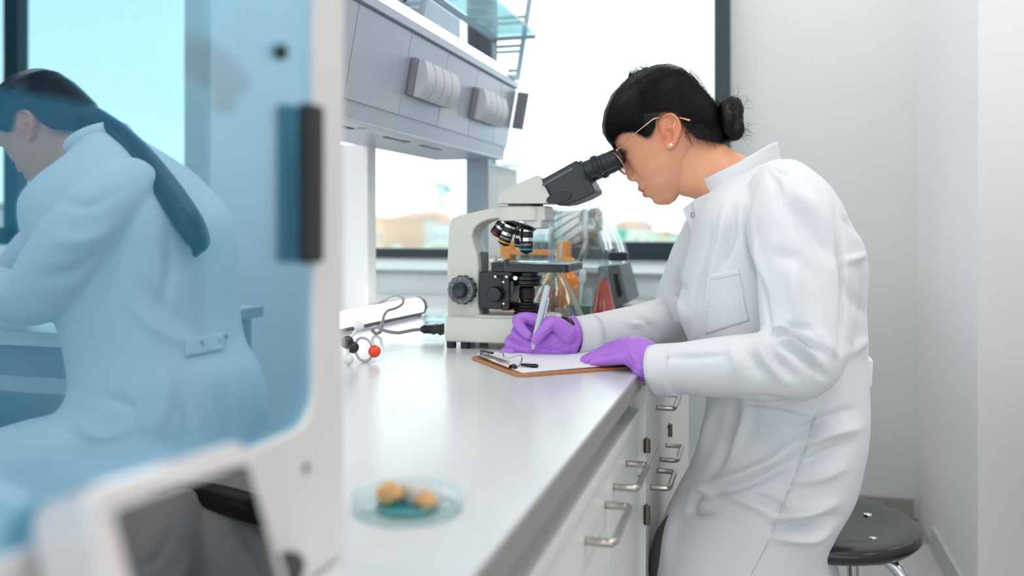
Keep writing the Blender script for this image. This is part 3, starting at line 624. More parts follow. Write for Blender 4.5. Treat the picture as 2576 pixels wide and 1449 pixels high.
obj('pen_clip', G().tube([pt+pd*Lp*.80+cside*0.0056, pt+pd*Lp*.80+cside*0.0085, pt+pd*Lp*.52+cside*0.0085], 0.0012, 8, 16), penm, pen, 0, 3)
# ------------------------------------------------------------------ glassware
m_glab = glass('lab_glass', (0.93, 0.98, 0.98), 1.55, 0.01)
m_blue = mat('blue_print', (120, 190, 226), 0.5)
def vessel(prof, t=0.0016):
    inner = [(max(r-t, 0.0002), h+(t if i == 0 else 0)) for i, (r, h) in enumerate(prof)]
    return prof+[(prof[-1][0]-t/2, prof[-1][1]+0.0006)]+inner[::-1]
FY = 1.86
fx_ = PY(1397, 700, FY).x
fl_ = thing('conical_flask', (fx_, FY, ZB), 'large clear conical flask with a tall neck and blue print', 'flask')
dF = FY/(CS); sF = dF/F
zn0, zn1 = PY(1397, 690, FY).z-ZB, PY(1397, 515, FY).z-ZB
prof = [(0.0001, 0), (0.056, 0), (0.0645, 0.004), (0.0668, 0.012), (0.064, 0.030), (0.050, 0.062), (0.034, 0.092), (0.020, zn0-0.006), (0.0162, zn0+0.006), (0.0155, zn0+0.02), (0.0155, zn1-0.006), (0.0185, zn1-0.002), (0.0185, zn1)]
obj('glass', G().lathe(vessel(prof), (fx_, FY, ZB), (0, 0, 1), 48, cap=False), m_glab, fl_, 0, 0.9)
def cone_text(s, size, h, rot, m=m_blue, R_=None, rfun=None):
    me = text_geo(s, size, (0, 0, 0), (1, 0, 0), (0, 1, 0)); v = getv(me); out = np.zeros_like(v)
    for i, (x, y, z) in enumerate(v):
        hh = h+y; r = rfun(hh)+0.0003+z*0.3; a = rot+x/rfun(h)
        out[i] = (fx_+r*math.cos(a), FY+r*math.sin(a), ZB+hh)
    setv(me, out); return me
rfun = lambda h: float(np.interp(h, [0.012, 0.03, 0.062, 0.092, 0.2], [0.0668, 0.064, 0.050, 0.034, 0.0155]))
# print is on the far side of the flask and is seen reversed through the glass
obj('lettering', cone_text('1000', 0.024, 0.026, math.radians(80), rfun=rfun), m_blue, fl_)
obj('lettering', cone_text('ml', 0.022, 0.026, math.radians(122), rfun=rfun), m_blue, fl_)
obj('lettering', cone_text('\u00b15%', 0.009, 0.046, math.radians(118), rfun=rfun), m_blue, fl_)
obj('lettering', cone_text('20\u00b0C', 0.009, 0.040, math.radians(48), rfun=rfun), m_blue, fl_)
obj('graduation', G().lathe([(0.0158, PY(1397, 632, FY).z-ZB), (0.0158, PY(1397, 632, FY).z-ZB+0.001)], (fx_, FY, ZB), (0, 0, 1), 40, cap=False), m_blue, fl_)
def beaker(px, py0, wpx, Y, top, level, lm, label, kind='beaker', group=None, spout=True):
    c = PY(px, 700, Y); d = Y/(CS+(px-CX)/F*SN); s = d/F; r = wpx/2*s; h = PY(px, top, Y).z-ZB
    t = thing(kind, (c.x, Y, ZB), label, kind)
    g = G().lathe(vessel([(0.0001, 0), (r*.9, 0), (r, r*.15), (r, h*.93), (r*1.08, h*.99), (r*1.1, h)]), (c.x, Y, ZB), (0, 0, 1), 40, cap=False)
    if spout:
        g.v = [(x+(0.012*((z-ZB)/h-0.9)/0.1 if (z-ZB)/h > 0.9 and x-c.x > r*.8 else 0), y, z) for x, y, z in g.v]
    obj('glass', g, m_glab, t, 0, 0.9)
    hl = PY(px, level, Y).z-ZB
    obj('liquid', G().lathe([(0.0001, 0.003), (r*.86, 0.003), (r*.955, r*.17), (r*.955, hl), (0.0001, hl)], (c.x, Y, ZB), (0, 0, 1), 32, cap=False), lm, t, 0, 0.7)
    return t, c, r, h
m_green = liquid('green_liquid', (18, 92, 48), 0.8); m_redl = liquid('red_liquid', (226, 84, 74), 0.7); m_redd = liquid('dark_red_liquid', (120, 26, 30), 0.85); m_amber = liquid('amber_glass', (240, 132, 20), 0.8); m_wood = mat('rack_wood', (206, 140, 72), 0.55, var=0.12, scale=30, stretch=(1, 1, 6))
t, c, r, h = beaker(1463, 800, 54, 2.04, 722, 768, m_green, 'glass beaker of dark green liquid with a dropper in it')
dr = thing('dropper', (c.x+0.004, 2.04, ZB+0.004), 'white plastic dropper pipette standing in the green beaker', 'pipette')
m_drop = glass('dropper_plastic', (0.9, 0.93, 0.93), 1.35, 0.15, haze=0.35, hcol=(0.92, 0.95, 0.95))
d0, d1 = PY(1456, 790, 2.04), PY(1467, 678, 2.045); dd = (d1-d0).normalized(); Ld = (d1-d0).length
obj('dropper_tube', G().lathe([(0.0016, 0.0), (0.0032, Ld*.15), (0.0036, Ld*.62), (0.0040, Ld*.68), (0.0088, Ld*.74), (0.0092, Ld*.80), (0.0082, Ld*.93), (0.006, Ld*.985), (.0001, Ld)], d0, dd, 20), m_drop, dr, 0, 0.9)
# red conical flasks
def cflask(px, wpx, Y, top, level, lm, label, neck=0.36):
    c = PY(px, 700, Y); s = Y/(CS+(px-CX)/F*SN)/F; r = wpx/2*s; h = PY(px, top, Y).z-ZB; rn = r*neck
    t = thing('conical_flask', (c.x, Y, ZB), label, 'flask')
    P_ = [(0.0001, 0), (r*.9, 0), (r, r*.12), (r*.95, h*.12), (rn*1.3, h*.62), (rn, h*.72), (rn, h*.95), (rn*1.25, h*.985), (rn*1.25, h)]
    obj('glass', G().lathe(vessel(P_), (c.x, Y, ZB), (0, 0, 1), 40, cap=False), m_glab, t, 0, 0.9)
    hl = (PY(px, level, Y).z-ZB); hs = np.linspace(0.004, hl, 6); rf = np.interp(hs, [p[1] for p in P_[1:]], [p[0] for p in P_[1:]])-0.002
    obj('liquid', G().lathe([(.0001, 0.003)]+[(a, b_) for a, b_ in zip(rf, hs)]+[(.0001, hl)], (c.x, Y, ZB), (0, 0, 1), 32, cap=False), lm, t, 0, 0.7)
cflask(1519, 62, 2.16, 655, 704, m_redl, 'conical flask of pink red liquid in front of the hooded machine')
cflask(1360, 62, 2.02, 655, 738, m_redl, 'conical flask of red liquid seen through the large flask')
def bottle(px, wpx, Y, top, label, m, sh=.72, nk=.45):
    c = PY(px, 700, Y); s = Y/(CS+(px-CX)/F*SN)/F; r = wpx/2*s; h = PY(px, top, Y).z-ZB
    t = thing('bottle', (c.x, Y, ZB), label, 'bottle')
    obj('body', G().lathe([(.0001, 0), (r*.92, 0), (r, 0.004), (r, h*sh*.86), (r*.9, h*sh*.95), (r*nk, h*(sh+.08)), (r*nk, h*.9), (.0001, h*.9)], (c.x, Y, ZB), (0, 0, 1), 36), m, t, 0, 0.8)
    obj('cap', G().lathe([(r*nk*1.25, h*.86), (r*nk*1.3, h*.98), (r*nk*1.1, h), (.0001, h)], (c.x, Y, ZB), (0, 0, 1), 28), m_wood if m is not m_amber else m_wpl, t, 0, 0.8)
bottle(1302, 52, 1.92, 712, 'bright orange glass bottle behind the microscope condenser', m_amber, .78)
bottle(1428, 56, 2.10, 648, 'amber brown glass bottle behind the tall flask neck', liquid('brown_glass', (214, 126, 44), 0.9), .72)
bottle(1377, 38, 2.10, 690, 'small brown bottle behind the large flask', liquid('brown_glass2', (186, 110, 62), 0.9), .72)
# test tube rack
RY = 2.20
rxa, rxb = PY(1266, 600, RY).x, PY(1432, 600, RY).x; rzt = PY(1300, 606, RY).z
rack = thing('test_tube_rack', ((rxa+rxb)/2, RY, ZB), 'wooden test tube rack standing behind the microscope', 'rack')
for xx in (rxa, rxb-0.028): bx('rack_end', xx, xx+0.028, RY-0.03, RY+0.03, ZB, rzt, m_wood, rack, 0.004)
zt1 = PY(1300, 634, RY).z
for z0 in (zt1, ZB+0.045): bx('rack_bar', rxa+0.027, rxb-0.027, RY-0.028, RY+0.028, z0-0.006, z0+0.006, m_wood, rack, 0.001)
bx('rack_base', rxa-0.004, rxb+0.004, RY-0.036, RY+0.036, ZB, ZB+0.012, m_wood, rack, 0.002)
liqs = [liquid('violet_liquid', (150, 130, 196), .6), None, liquid('wine_liquid', (120, 50, 70), .8), None, None]
for i, px_ in enumerate((1304, 1324, 1345, 1364, 1385)):
    tx = PY(px_, 600, RY).x; zb_ = ZB+0.014; ht = PY(px_, (640, 600, 592, 590, 590)[i], RY).z-zb_
    tt = thing('test_tube', (tx, RY, zb_), 'clear test tube in the wooden rack, number %s from the left' % ('one', 'two', 'three', 'four', 'five')[i], 'test tube', 'test tubes in the wooden rack')
    obj('glass', G().lathe(vessel([(0.0001, 0), (0.005, 0.002), (0.0078, 0.008), (0.008, 0.012), (0.008, ht-0.002), (0.0095, ht)], .001), (tx, RY, zb_), (0, 0, 1), 24, cap=False), m_glab, tt, 0, 0.9)
    if liqs[i]: obj('liquid', G().lathe([(.0001, .002), (0.005, 0.004), (0.0068, .010), (0.0068, ht*.55), (.0001, ht*.55)], (tx, RY, zb_), (0, 0, 1), 20, cap=False), liqs[i], tt, 0, 0.8)
# ------------------------------------------------------------------ hooded mixing machine at the back
HYn, HYf = 2.27, 2.49
hm = thing('hooded_mixer', (PY(1400, 780, 2.4).x, 2.46, ZB), 'grey bench machine with clear curved hood and steel drum', 'laboratory machine')
m_hood = glass('hood_acrylic', (0.96, 0.985, 0.99), 1.42, 0.03, haze=0.025, hcol=(0.9, 0.97, 0.98))
m_grey = mat('machine_grey', (92, 104, 112), 0.45, var=0.04); m_lgrey = mat('machine_light', (206, 209, 207), 0.45, var=0.02)
m_smoke = glass('smoked_acrylic', (0.62, 0.66, 0.68), 1.4, 0.05, haze=0.12, hcol=(0.7, 0.72, 0.72))
def hq(px, py): return q(px, py, HYn)
obj('base_front', G().box(hq(1250, 780)[0], hq(1505, 780)[0], HYn, HYn+0.006, ZB+0.012, hq(1400, 672)[1]), m_smoke, hm)
obj('base_tray', G().box(hq(1235, 780)[0], hq(1512, 780)[0], HYn, HYf, ZB+0.004, ZB+0.014), m_grey, hm, 0.002)
side = [hq(1502, 671), hq(1556, 666), hq(1581, 762), hq(1532, 782), hq(1516, 782)]
side = [(a_, max(b_, ZB+0.004)) for a_, b_ in side]
obj('end_housing', G().prism(side, HYn+0.01, HYf), m_grey, hm, 0.003)
obj('display', G().prism([hq(1542, 690), hq(1552, 688), hq(1564, 744), hq(1553, 748)], HYn+0.006, HYn+0.012), m_black, hm)
obj('end_housing', G().prism([hq(1225, 415), hq(1247, 415), hq(1256, 640), (hq(1256, 780)[0], ZB+0.004), (hq(1225, 780)[0], ZB+0.004)], HYn+0.01, HYf), m_lgrey, hm, 0.003)
arc = [(1228, 410), (1262, 409), (1310, 415), (1360, 432), (1410, 462), (1455, 505), (1492, 560), (1512, 610), (1522, 668)]
arc2 = [(1240, 408), (1290, 410), (1350, 425), (1410, 455), (1465, 498), (1510, 552), (1540, 610), (1556, 666)]
A = crom(arc, 26)
hood = [[(hq(*p)[0], y, hq(*p)[1]) for p in A] for y in (HYn+0.004, HYf)]
ho = obj('hood', G().rings(hood, cap=False, closed=False), m_hood, hm, 0, 3); ho.modifiers.new('s', 'SOLIDIFY').thickness = 0.004
fan = [hq(*p) for p in A]+[hq(1256, 668)]
obj('hood_side', G().plate([(x, HYn+0.004, z) for x, z in fan], (0, 0.003, 0)), m_hood, hm)
obj('hood_rim', G().tube([(hq(*p)[0], HYn+0.004, hq(*p)[1]) for p in arc], 0.0028, 8, 60), m_glab, hm, 0, 3)
A2 = crom(arc2, 24); ho2 = obj('hood_band', G().rings([[(hq(*p)[0], y, hq(*p)[1]) for p in A2] for y in (HYn+0.03, HYf)], cap=False, closed=False), m_hood, hm, 0, 3); ho2.modifiers.new('s', 'SOLIDIFY').thickness = 0.004
bx('hood_handle', hq(1532, 645)[0], hq(1578, 645)[0], HYn-0.01, HYn+0.03, hq(1550, 656)[1], hq(1550, 634)[1], m_black, hm, 0.004)
bx('hood_hinge', hq(1398, 420)[0], hq(1428, 420)[0], HYn+0.05, HYn+0.09, hq(1400, 436)[1], hq(1400, 430)[1], m_grey, hm, 0.002)
dx0 = hq(1378, 578); dx1 = hq(1470, 574)
m_drumw = mat('drum_label', (240, 238, 240), 0.5); m_drumr = mat('drum_red', (130, 36, 46), 0.5)
dc = HYn+0.10; rD = 0.052
dm = obj('drum', G().cyl((dx0[0], dc, dx0[1]), (dx1[0], dc, dx1[1]), rD, seg=48), m_drumw, hm, 0, 0.6)
for p_, w in (((1448, 576), 0.010), ((1470, 574), 0.014), ((1372, 578), 0.010)):
    c_ = hq(*p_); obj('drum_ring', G().lathe([(rD*1.02, 0), (rD*1.10, 0.001), (rD*1.10, w), (rD*1.02, w+0.001)], (c_[0], dc, c_[1]), (1, 0, 0.02), 48), m_steel, dm, 0, 0.6)
obj('drum_cap', G().lathe([(rD*1.12, 0), (rD*1.12, 0.008), (rD*.95, 0.016), (.0001, 0.018)], (dx1[0]+0.012, dc, dx1[1]), (1, 0, 0), 40), m_steel, dm, 0, 0.6)
for i in range(6):
    pts = []
    for k in range(12):
        a = math.radians(-95+i*30+k*5.5); xx = dx0[0]+0.006+(dx1[0]-dx0[0]-0.02)*k/11
        pts.append((xx, dc-rD*1.01*math.cos(a), dx0[1]+rD*1.01*math.sin(a)))
    obj('red_stripe', G().tube(pts, 0.0024, 6, 24), m_drumr, dm, 0, 3)
obj('drum_arm', G().tube([(hq(1462, 620)[0], dc-0.03, hq(1462, 612)[1]), (hq(1455, 640)[0], dc-0.03, hq(1455, 640)[1]), (hq(1440, 668)[0], dc, hq(1440, 665)[1])], [0.012, 0.008, 0.006], 10, 20), m_steel, hm, 0, 3)
obj('pivot', G().lathe([(0.012, 0), (0.012, 0.008), (0.008, 0.010), (.0001, 0.010)], (hq(1237, 655)[0], HYn+0.01, hq(1237, 655)[1]), (0, -1, 0), 24), m_steel, hm, 0, 0.7)
# ------------------------------------------------------------------ petri dishes
m_agar = liquid('teal_agar', (86, 190, 196), 0.6); m_crumb = mat('sample_brown', (206, 160, 110), 0.7, var=0.2, scale=300, bump=0.5); m_crumb2 = mat('sample_grey', (196, 190, 184), 0.7, var=0.15, scale=300, bump=0.5)
def dish(px, py, rad, label, fill=False, z=ZB, lid=False):
    c = PZ(px, py, z); t = thing('petri_dish', tuple(c), label, 'petri dish')
    h = 0.013
    obj('glass', G().lathe(vessel([(.0001, 0), (rad*.98, 0), (rad, .001), (rad, h)], .0018), c, (0, 0, 1), 56, cap=False), m_glab, t, 0, 0.8)
    if fill: obj('agar', G().lathe([(.0001, .002), (rad*.55, .002), (rad*.55, .005), (.0001, .005)], c, (0, 0, 1), 40, cap=False), m_agar, t, 0, 0.6)
    return t, c
t, c = dish(1026, 1281, 0.0455, 'petri dish with brown and grey samples in the foreground', True)
def crumb(dx, dy, r, m, sc=(1, 1, 1), k=0):
    g = G().ball((c.x+dx, c.y+dy, c.z+0.005+r*sc[2]*.9), r, 20, sc); g.v = [tuple(Vector(v)+noise.noise_vector(Vector(v)*90+Vector((k, 0, 0)))*r*.35) for v in g.v]
    tag(obj('sample', g, m, None, 0, 3), ('brown crumbly sample at the left of the petri dish', 'grey white sample in the middle of the petri dish', 'pale brown sample at the right of the petri dish')[k], 'sample', 'samples in the petri dish')
crumb(-0.013, -0.006, 0.010, m_crumb, (1.1, 1, .95), 0); crumb(0.004, 0.004, 0.011, m_crumb2, (1.2, 1, .8), 1); crumb(0.018, -0.004, 0.009, m_crumb, (1.2, 1, .7), 2)
dish(1112, 811, 0.046, 'lower clear petri dish behind the microscope base')
t_, c_ = dish(1116, 803, 0.044, 'clear petri dish resting on another behind the microscope', z=ZB+0.0136)
# ------------------------------------------------------------------ tube lamp lying on the worktop
a0 = Vector((-0.862, 1.62, ZB+0.0235)); a1 = Vector((PZ(1040, 797, ZB).x, PZ(1040, 797, ZB).y+0.02, ZB+0.0235)); dl = (a1-a0).normalized()
bl = thing('bench_lamp', ((a0.x+a1.x)/2, (a0.y+a1.y)/2, ZB), 'lit white tube lamp lying on the worktop by the cord', 'lamp')
obj('lit_tube', G().cyl(a0, a1, 0.0215, seg=28), m_tubelight, bl, 0, 0.6)
obj('end_cap', G().lathe([(0.0225, 0), (0.0238, 0.003), (0.0238, 0.016), (0.019, 0.020), (.0001, 0.020)], a1, dl, 8), m_dial, bl, 0, 0.4)
sd = Vector((dl.y, -dl.x, 0))
obj('lamp_rail', G().plate([a0+sd*0.010+Vector((0, 0, -0.0230)), a1+sd*0.010+Vector((0, 0, -0.0230)), a1+sd*0.021+Vector((0, 0, -0.0105)), a0+sd*0.021+Vector((0, 0, -0.0105))], sd*0.002), m_sockd, bl)
# ------------------------------------------------------------------ molecule model
mol = thing('molecule_model', tuple(PZ(877, 917, ZB)), 'ball and stick molecule model with a red ball', 'molecule model')
m_mw = mat('molecule_white', (226, 230, 228), 0.25, var=0.02); m_mb = mat('molecule_black', (30, 28, 34), 0.15, var=0.05, coat=0.3); m_mr = mat('molecule_red', (240, 76, 44), 0.2, var=0.02)
D0 = 1.425
def mp_(px, py, d=D0): return PD(px, py, d)
r1 = 13*D0/F
zlow = mp_(877, 906).z-r1-ZB
def sh(v): return Vector((v.x, v.y, v.z-zlow+0.0001))
B = {'w1': sh(mp_(877, 906)), 'k1': sh(mp_(873, 863)), 'k2': sh(mp_(888, 876, 1.45)), 'w2': sh(mp_(903, 823, 1.44)), 'r': sh(mp_(942, 886, 1.45)), 'w3': sh(mp_(845, 850, 1.43))}
for k, r_, m in (('w1', 13, m_mw), ('w2', 13.5, m_mw), ('w3', 13, m_mw), ('k1', 17, m_mb), ('k2', 15.5, m_mb), ('r', 16.2, m_mr)):
    obj('ball', G().ball(B[k], r_*D0/F, 28), m, mol, 0, 3)
for a, b_ in (('w1', 'k1'), ('w2', 'k1'), ('k1', 'k2'), ('w3', 'k1')): obj('stick', G().cyl(B[a], B[b_], 0.0026, seg=12), m_mw, mol, 0, 0.7)
for dz in (1, -1):
    mid = (B['k2']+B['r'])/2+Vector((0, 0, 0.019*dz)); obj('stick', G().tube([B['k2']+Vector((.003, 0, .006*dz)), B['k2']*.72+B['r']*.28+Vector((0, 0, 0.0165*dz)), mid, B['k2']*.28+B['r']*.72+Vector((0, 0, 0.0165*dz)), B['r']+Vector((-.003, 0, .006*dz))], 0.0023, 10, 30), m_sock, mol, 0, 3)
# ------------------------------------------------------------------ stool
m_seat = mat('stool_black', (24, 24, 27), 0.36, var=0.06, scale=200, coat=0.25)
sc_ = PD(2064, 1300, 1.55); zs_ = sc_.z
stl = thing('stool', (sc_.x, sc_.y, 0), 'round black dished stool on bent chrome legs', 'stool')
obj('seat', G().lathe([(.0001, -.030), (0.12, -.030), (0.158, -.026), (0.167, -.016), (0.166, -.006), (0.158, 0.0), (0.146, 0.001), (0.115, -.004), (0.095, -.010), (0.05, -.0125), (.0001, -.013)], sc_, (0, 0, 1), 72), m_seat, stl, 0, 1.2)
for a in (-40, 35, 125, 215):
    t = math.radians(a); p = sc_+Vector((0.105*math.cos(t), 0.105*math.sin(t), -0.0075))
    obj('rivet', G().ball(p, 0.0085, 16, (1, 1, .35)), m_chrome, stl, 0, 3)
for a in (-25, 65, 155, 245):
    t = math.radians(a); d = Vector((math.cos(t), math.sin(t), 0)); top = Vector((sc_.x, sc_.y, zs_-0.043))
    obj('leg', G().tube([top+d*0.03, top+d*0.085, top+d*0.125+Vector((0, 0, -.012)), top+d*0.15+Vector((0, 0, -.05)), top+d*0.165+Vector((0, 0, -.13)), Vector((sc_.x, sc_.y, 0.012))+d*0.205], 0.0115, 16, 50), m_chrome, stl, 0, 3)
    obj('foot', G().cyl(Vector((sc_.x, sc_.y, 0))+d*0.207, Vector((sc_.x, sc_.y, 0.02))+d*0.205, 0.014, seg=16), m_rubber, stl, 0, 0.7)
    pb = sc_+d*0.10+Vector((0, 0, -0.030)); obj('bolt', G().cyl(pb, pb+Vector((0, 0, -0.03)), 0.005, seg=6), m_steel, stl)
ring = [(sc_.x+0.178*math.cos(t), sc_.y+0.178*math.sin(t), 0.20) for t in np.linspace(0, 2*math.pi, 24)]
obj('foot_ring', G().tube(ring, 0.009, 10, 72, False), m_chrome, stl, 0, 3)
SCREEN_TILT = 20.5
# ================================================================== people
m_coat = mat('coat_cotton', (217, 218, 223), 0.75, var=0.012, scale=12, bump=0.10, bscale=900, sheen=0.15, spec=0.25)
m_coatin = mat('coat_seam', (212, 214, 220), 0.8, var=0.02)
m_glove = mat('purple_nitrile', (172, 112, 212), 0.42, var=0.06, scale=60, bump=0.10, bscale=220, spec=0.4)
m_gloved = mat('glove_cuff_dark', (110, 58, 160), 0.45, var=0.06)
m_hair = mat('black_hair', (13, 11, 15), 0.38, var=0.5, scale=60, spec=0.28)
m_pants = mat('dark_trousers', (74, 70, 72), 0.8, var=0.06); m_shoe = mat('white_shoe', (220, 220, 222), 0.5)
m_gold = mat('rose_gold', (216, 164, 146), 0.22, 1.0, var=0.03); m_pearl = mat('pearl', (240, 236, 230), 0.15, coat=0.6); m_lensg = glass('spectacle_lens', (0.90, 0.84, 0.86), 1.45, 0.01)
# skin with lip / brow tint kept in a colour attribute
def skin_mat():
    m = bpy.data.materials.new('skin'); m.use_nodes = True; t = m.node_tree; b = t.nodes['Principled BSDF']
    at_ = t.nodes.new('ShaderNodeVertexColor'); at_.layer_name = 'tint'
    tc = t.nodes.new('ShaderNodeTexCoord'); nz = t.nodes.new('ShaderNodeTexNoise'); nz.inputs['Scale'].default_value = 35; nz.inputs['Detail'].default_value = 4; t.links.new(tc.outputs['Object'], nz.inputs['Vector'])
    mr = t.nodes.new('ShaderNodeMapRange'); mr.inputs[3].default_value = 0.94; mr.inputs[4].default_value = 1.06; t.links.new(nz.outputs['Fac'], mr.inputs[0])
    mx = t.nodes.new('ShaderNodeMixRGB'); mx.blend_type = 'MULTIPLY'; mx.inputs[0].default_value = 1; t.links.new(at_.outputs[0], mx.inputs[1]); t.links.new(mr.outputs[0], mx.inputs[2]); t.links.new(mx.outputs[0], b.inputs['Base Color'])
    b.inputs['Roughness'].default_value = 0.45; b.inputs['Specular IOR Level'].default_value = 0.4
    b.inputs['Subsurface Weight'].default_value = 0.12; b.inputs['Subsurface Radius'].default_value = (0.010, 0.004, 0.002); b.inputs['Subsurface Scale'].default_value = 1.0
    n2 = t.nodes.new('ShaderNodeTexNoise'); n2.inputs['Scale'].default_value = 700; t.links.new(tc.outputs['Object'], n2.inputs['Vector'])
    bp = t.nodes.new('ShaderNodeBump'); bp.inputs['Strength'].default_value = 0.06; bp.inputs['Distance'].default_value = 0.001; t.links.new(n2.outputs['Fac'], bp.inputs['Height']); t.links.new(bp.outputs[0], b.inputs['Normal'])
    return m
m_skin = skin_mat()
HO = np.array((1650.0, 360.0)); UPV = np.array((-0.568, -0.823)); FWV = np.array((-0.823, 0.568))
HPY = 1.575
def head_map(O, rot, sc, Y, fn):
    c, s_ = math.cos(math.radians(rot)), math.sin(math.radians(rot))
    Rm = np.array(((c, s_), (-s_, c)))
    up, fw = Rm @ UPV, Rm @ FWV
    def f(v):
        v = np.asarray(v, float).reshape(-1, 3); out = np.empty_like(v)      # v: (t, y, s) in pixels
        for i, (t, y, s) in enumerate(v):
            p = O+sc*(s*up+t*fw); P_ = fn(p[0], p[1], Y); k = Y/(CS+(p[0]-CX)/F*SN)/F
            out[i] = (P_.x, Y+y*sc*k, P_.z)
        return out
    return f
hmap = head_map(HO, 0, 1.0, HPY, PY)
def st(px, py):
    d = np.array((px, py))-HO; return float(d @ UPV), float(d @ FWV)
def tab(x, pts):
    xs = [p[0] for p in pts]; o_ = np.argsort(xs); return np.interp(x, np.array(xs)[o_], np.array([p[1] for p in pts])[o_])
def smooth_tab(pts, ss):
    fine = np.linspace(pts[0][0], pts[-1][0], 400); v = np.interp(fine, [p[0] for p in pts], [p[1] for p in pts]); k = np.exp(-np.linspace(-2, 2, 31)**2); k /= k.sum()
    v2 = np.convolve(np.pad(v, 15, mode='edge'), k, 'valid'); return np.interp(ss, fine, v2)
TF = [(-146, 58), (-139, 74), (-122, 84), (-102, 88), (-80, 90), (-54, 88), (-31, 87), (0, 86), (30, 86), (55, 88), (80, 85), (110, 70), (135, 45), (150, 20), (160, -10)]
TB = [(-146, 44), (-135, 10), (-120, -15), (-100, -38), (-80, -75), (-60, -115), (-40, -145), (-10, -163), (30, -168), (70, -161), (100, -145), (130, -115), (150, -80), (160, -50)]
WD = [(-146, 8), (-139, 24), (-125, 40), (-100, 60), (-60, 78), (-20, 86), (20, 91), (60, 95), (100, 87), (130, 66), (150, 38), (160, 8)]
NOSE = [(-62, 0), (-56, 5), (-50, 11), (-42, 20), (-33, 24), (-24, 20), (-8, 14), (4, 10), (18, 5.5), (32, 2.5), (45, 0)]
NSIG = [(-60, 13), (-42, 13), (-30, 11), (-10, 9), (30, 8), (45, 9)]
LIPS = [(-112, 0), (-104, 3), (-99, 10), (-93, 14), (-88, 13), (-84, 8.5), (-81, 9.5), (-76, 14), (-70, 14.5), (-64, 9), (-58, 5), (-52, 0)]
def head_mesh():
    g = G(); ns, na = 230, 200
    ss = np.linspace(-146, 160, ns); tf = smooth_tab(TF, ss); tb = smooth_tab(TB, ss); w = smooth_tab(WD, ss)
    th = np.linspace(0, 2*math.pi, na, endpoint=False); rs = []
    ga = lambda s, y, s0, y0, a, b, A: A*np.exp(-((s-s0)/a)**2-((np.abs(y)-y0)/b)**2)
    for i, s in enumerate(ss):
        tm = tb[i]+(tf[i]-tb[i])*(0.46 if s > -60 else 0.46-0.16*min(1, (-60-s)/60)); n = 2.25 if s > -60 else 2.25-.35*min(1, (-60-s)/70)
        c, sn = np.cos(th), np.sin(th); nn = np.where(c > 0, n, 2.1)
        ca = np.sign(c)*np.abs(c)**(2/nn); sa = np.sign(sn)*np.abs(sn)**(2/nn)
        t = np.where(ca > 0, tm+(tf[i]-tm)*ca, tm+(tm-tb[i])*ca); y = w[i]*sa
        fr = np.clip(c*2.2, 0, 1)
        d = tab(s, NOSE)*np.exp(-(y/tab(s, NSIG))**2)+tab(s, LIPS)*np.exp(-(np.abs(y)/25)**3.2)
        d += ga(s, y, -43, 14, 8, 7, 12)+ga(s, y, -46, 26, 9, 5, -4)+ga(s, y, 14, 33, 13, 17, -9)+ga(s, y, 8, 34, 8, 14, 7)+ga(s, y, 38, 28, 8, 22, 3)+ga(s, y, -22, 50, 26, 18, 5)+ga(s, y, -84, 27, 6, 6, -4)+ga(s, y, -124, 0, 13, 20, 6)+ga(s, y, -62, 0, 7, 3.5, -2)+ga(s, y, -52, 30, 20, 6, -2)
        d += ga(s, y, -51, 8, 3.5, 4.5, -8)
        t = t+d*fr
        rs.append([(a, b, s) for a, b in zip(t, y)])
    g.rings(rs)
    # neck
    secs = [((1665, 440), (1780, 290), 62), ((1697, 476), (1800, 335), 64), ((1712, 491), (1832, 370), 64), ((1745, 500), (1872, 392), 68), ((1778, 522), (1915, 415), 78), ((1815, 560), (1960, 450), 95)]
    A = crom([[*st(*a), *st(*b), c] for a, b, c in secs], 30); rs = []
    for s1, t1, s2, t2, ww in A:
        cs_, ct = (s1+s2)/2, (t1+t2)/2; hs, ht = (s1-s2)/2, (t1-t2)/2
        rs.append([(ct+ht*math.cos(a), ww*math.sin(a), cs_+hs*math.cos(a)) for a in np.linspace(0, 2*math.pi, 64, endpoint=False)])
    g.rings(rs)
    # ears
    out = crom([(1668, 330), (1666, 318), (1670, 307), (1679, 299), (1690, 294.7), (1705, 298), (1716.5, 310.5), (1723, 326.7), (1722, 343), (1717, 357), (1710, 371.5), (1701, 382), (1692, 385), (1685, 378), (1681, 362), (1674, 345), (1668, 330)], 90)[:-1]
    cen = np.array((1694, 338.0))
    for sd in (-1, 1):
        rs_top, rs_bot = [], []
        for rho in np.linspace(0.02, 1, 26):
            r1, r2 = [], []
            for p in out:
                p2 = cen+(p-cen)*rho; s, t = st(*p2); x_, y_ = p2
                k = np.clip((x_-1668)/52, 0, 1)
                h = 4+15*k
                h += 9.5*math.exp(-((rho-0.90)/0.09)**2)*(1 if y_ < 358 else .3)
                gq = lambda a, b, ra, rb, A_: A_*math.exp(-((x_-a)/ra)**2-((y_-b)/rb)**2)
                h += gq(1691, 353, 9, 12, -24)+gq(1688, 317, 14, 8, -12)+gq(1705, 333, 5, 16, 6)+gq(1694, 330, 10, 4.5, 5)+gq(1680, 352, 4, 7, 7)+gq(1700, 374, 9, 8, 2)
                if rho > .97: h -= 2
                r1.append((t, sd*(84+h), s)); r2.append((t, sd*(60+5*k), s))
            rs_top.append(r1); rs_bot.append(r2)
        g.rings(rs_bot[::-1][-1:]+[] if False else (rs_bot+rs_top[::-1]))
    return remesh(g, 1.5, 2, 0.5)
HEAD = head_mesh(); HV = getv(HEAD).copy()
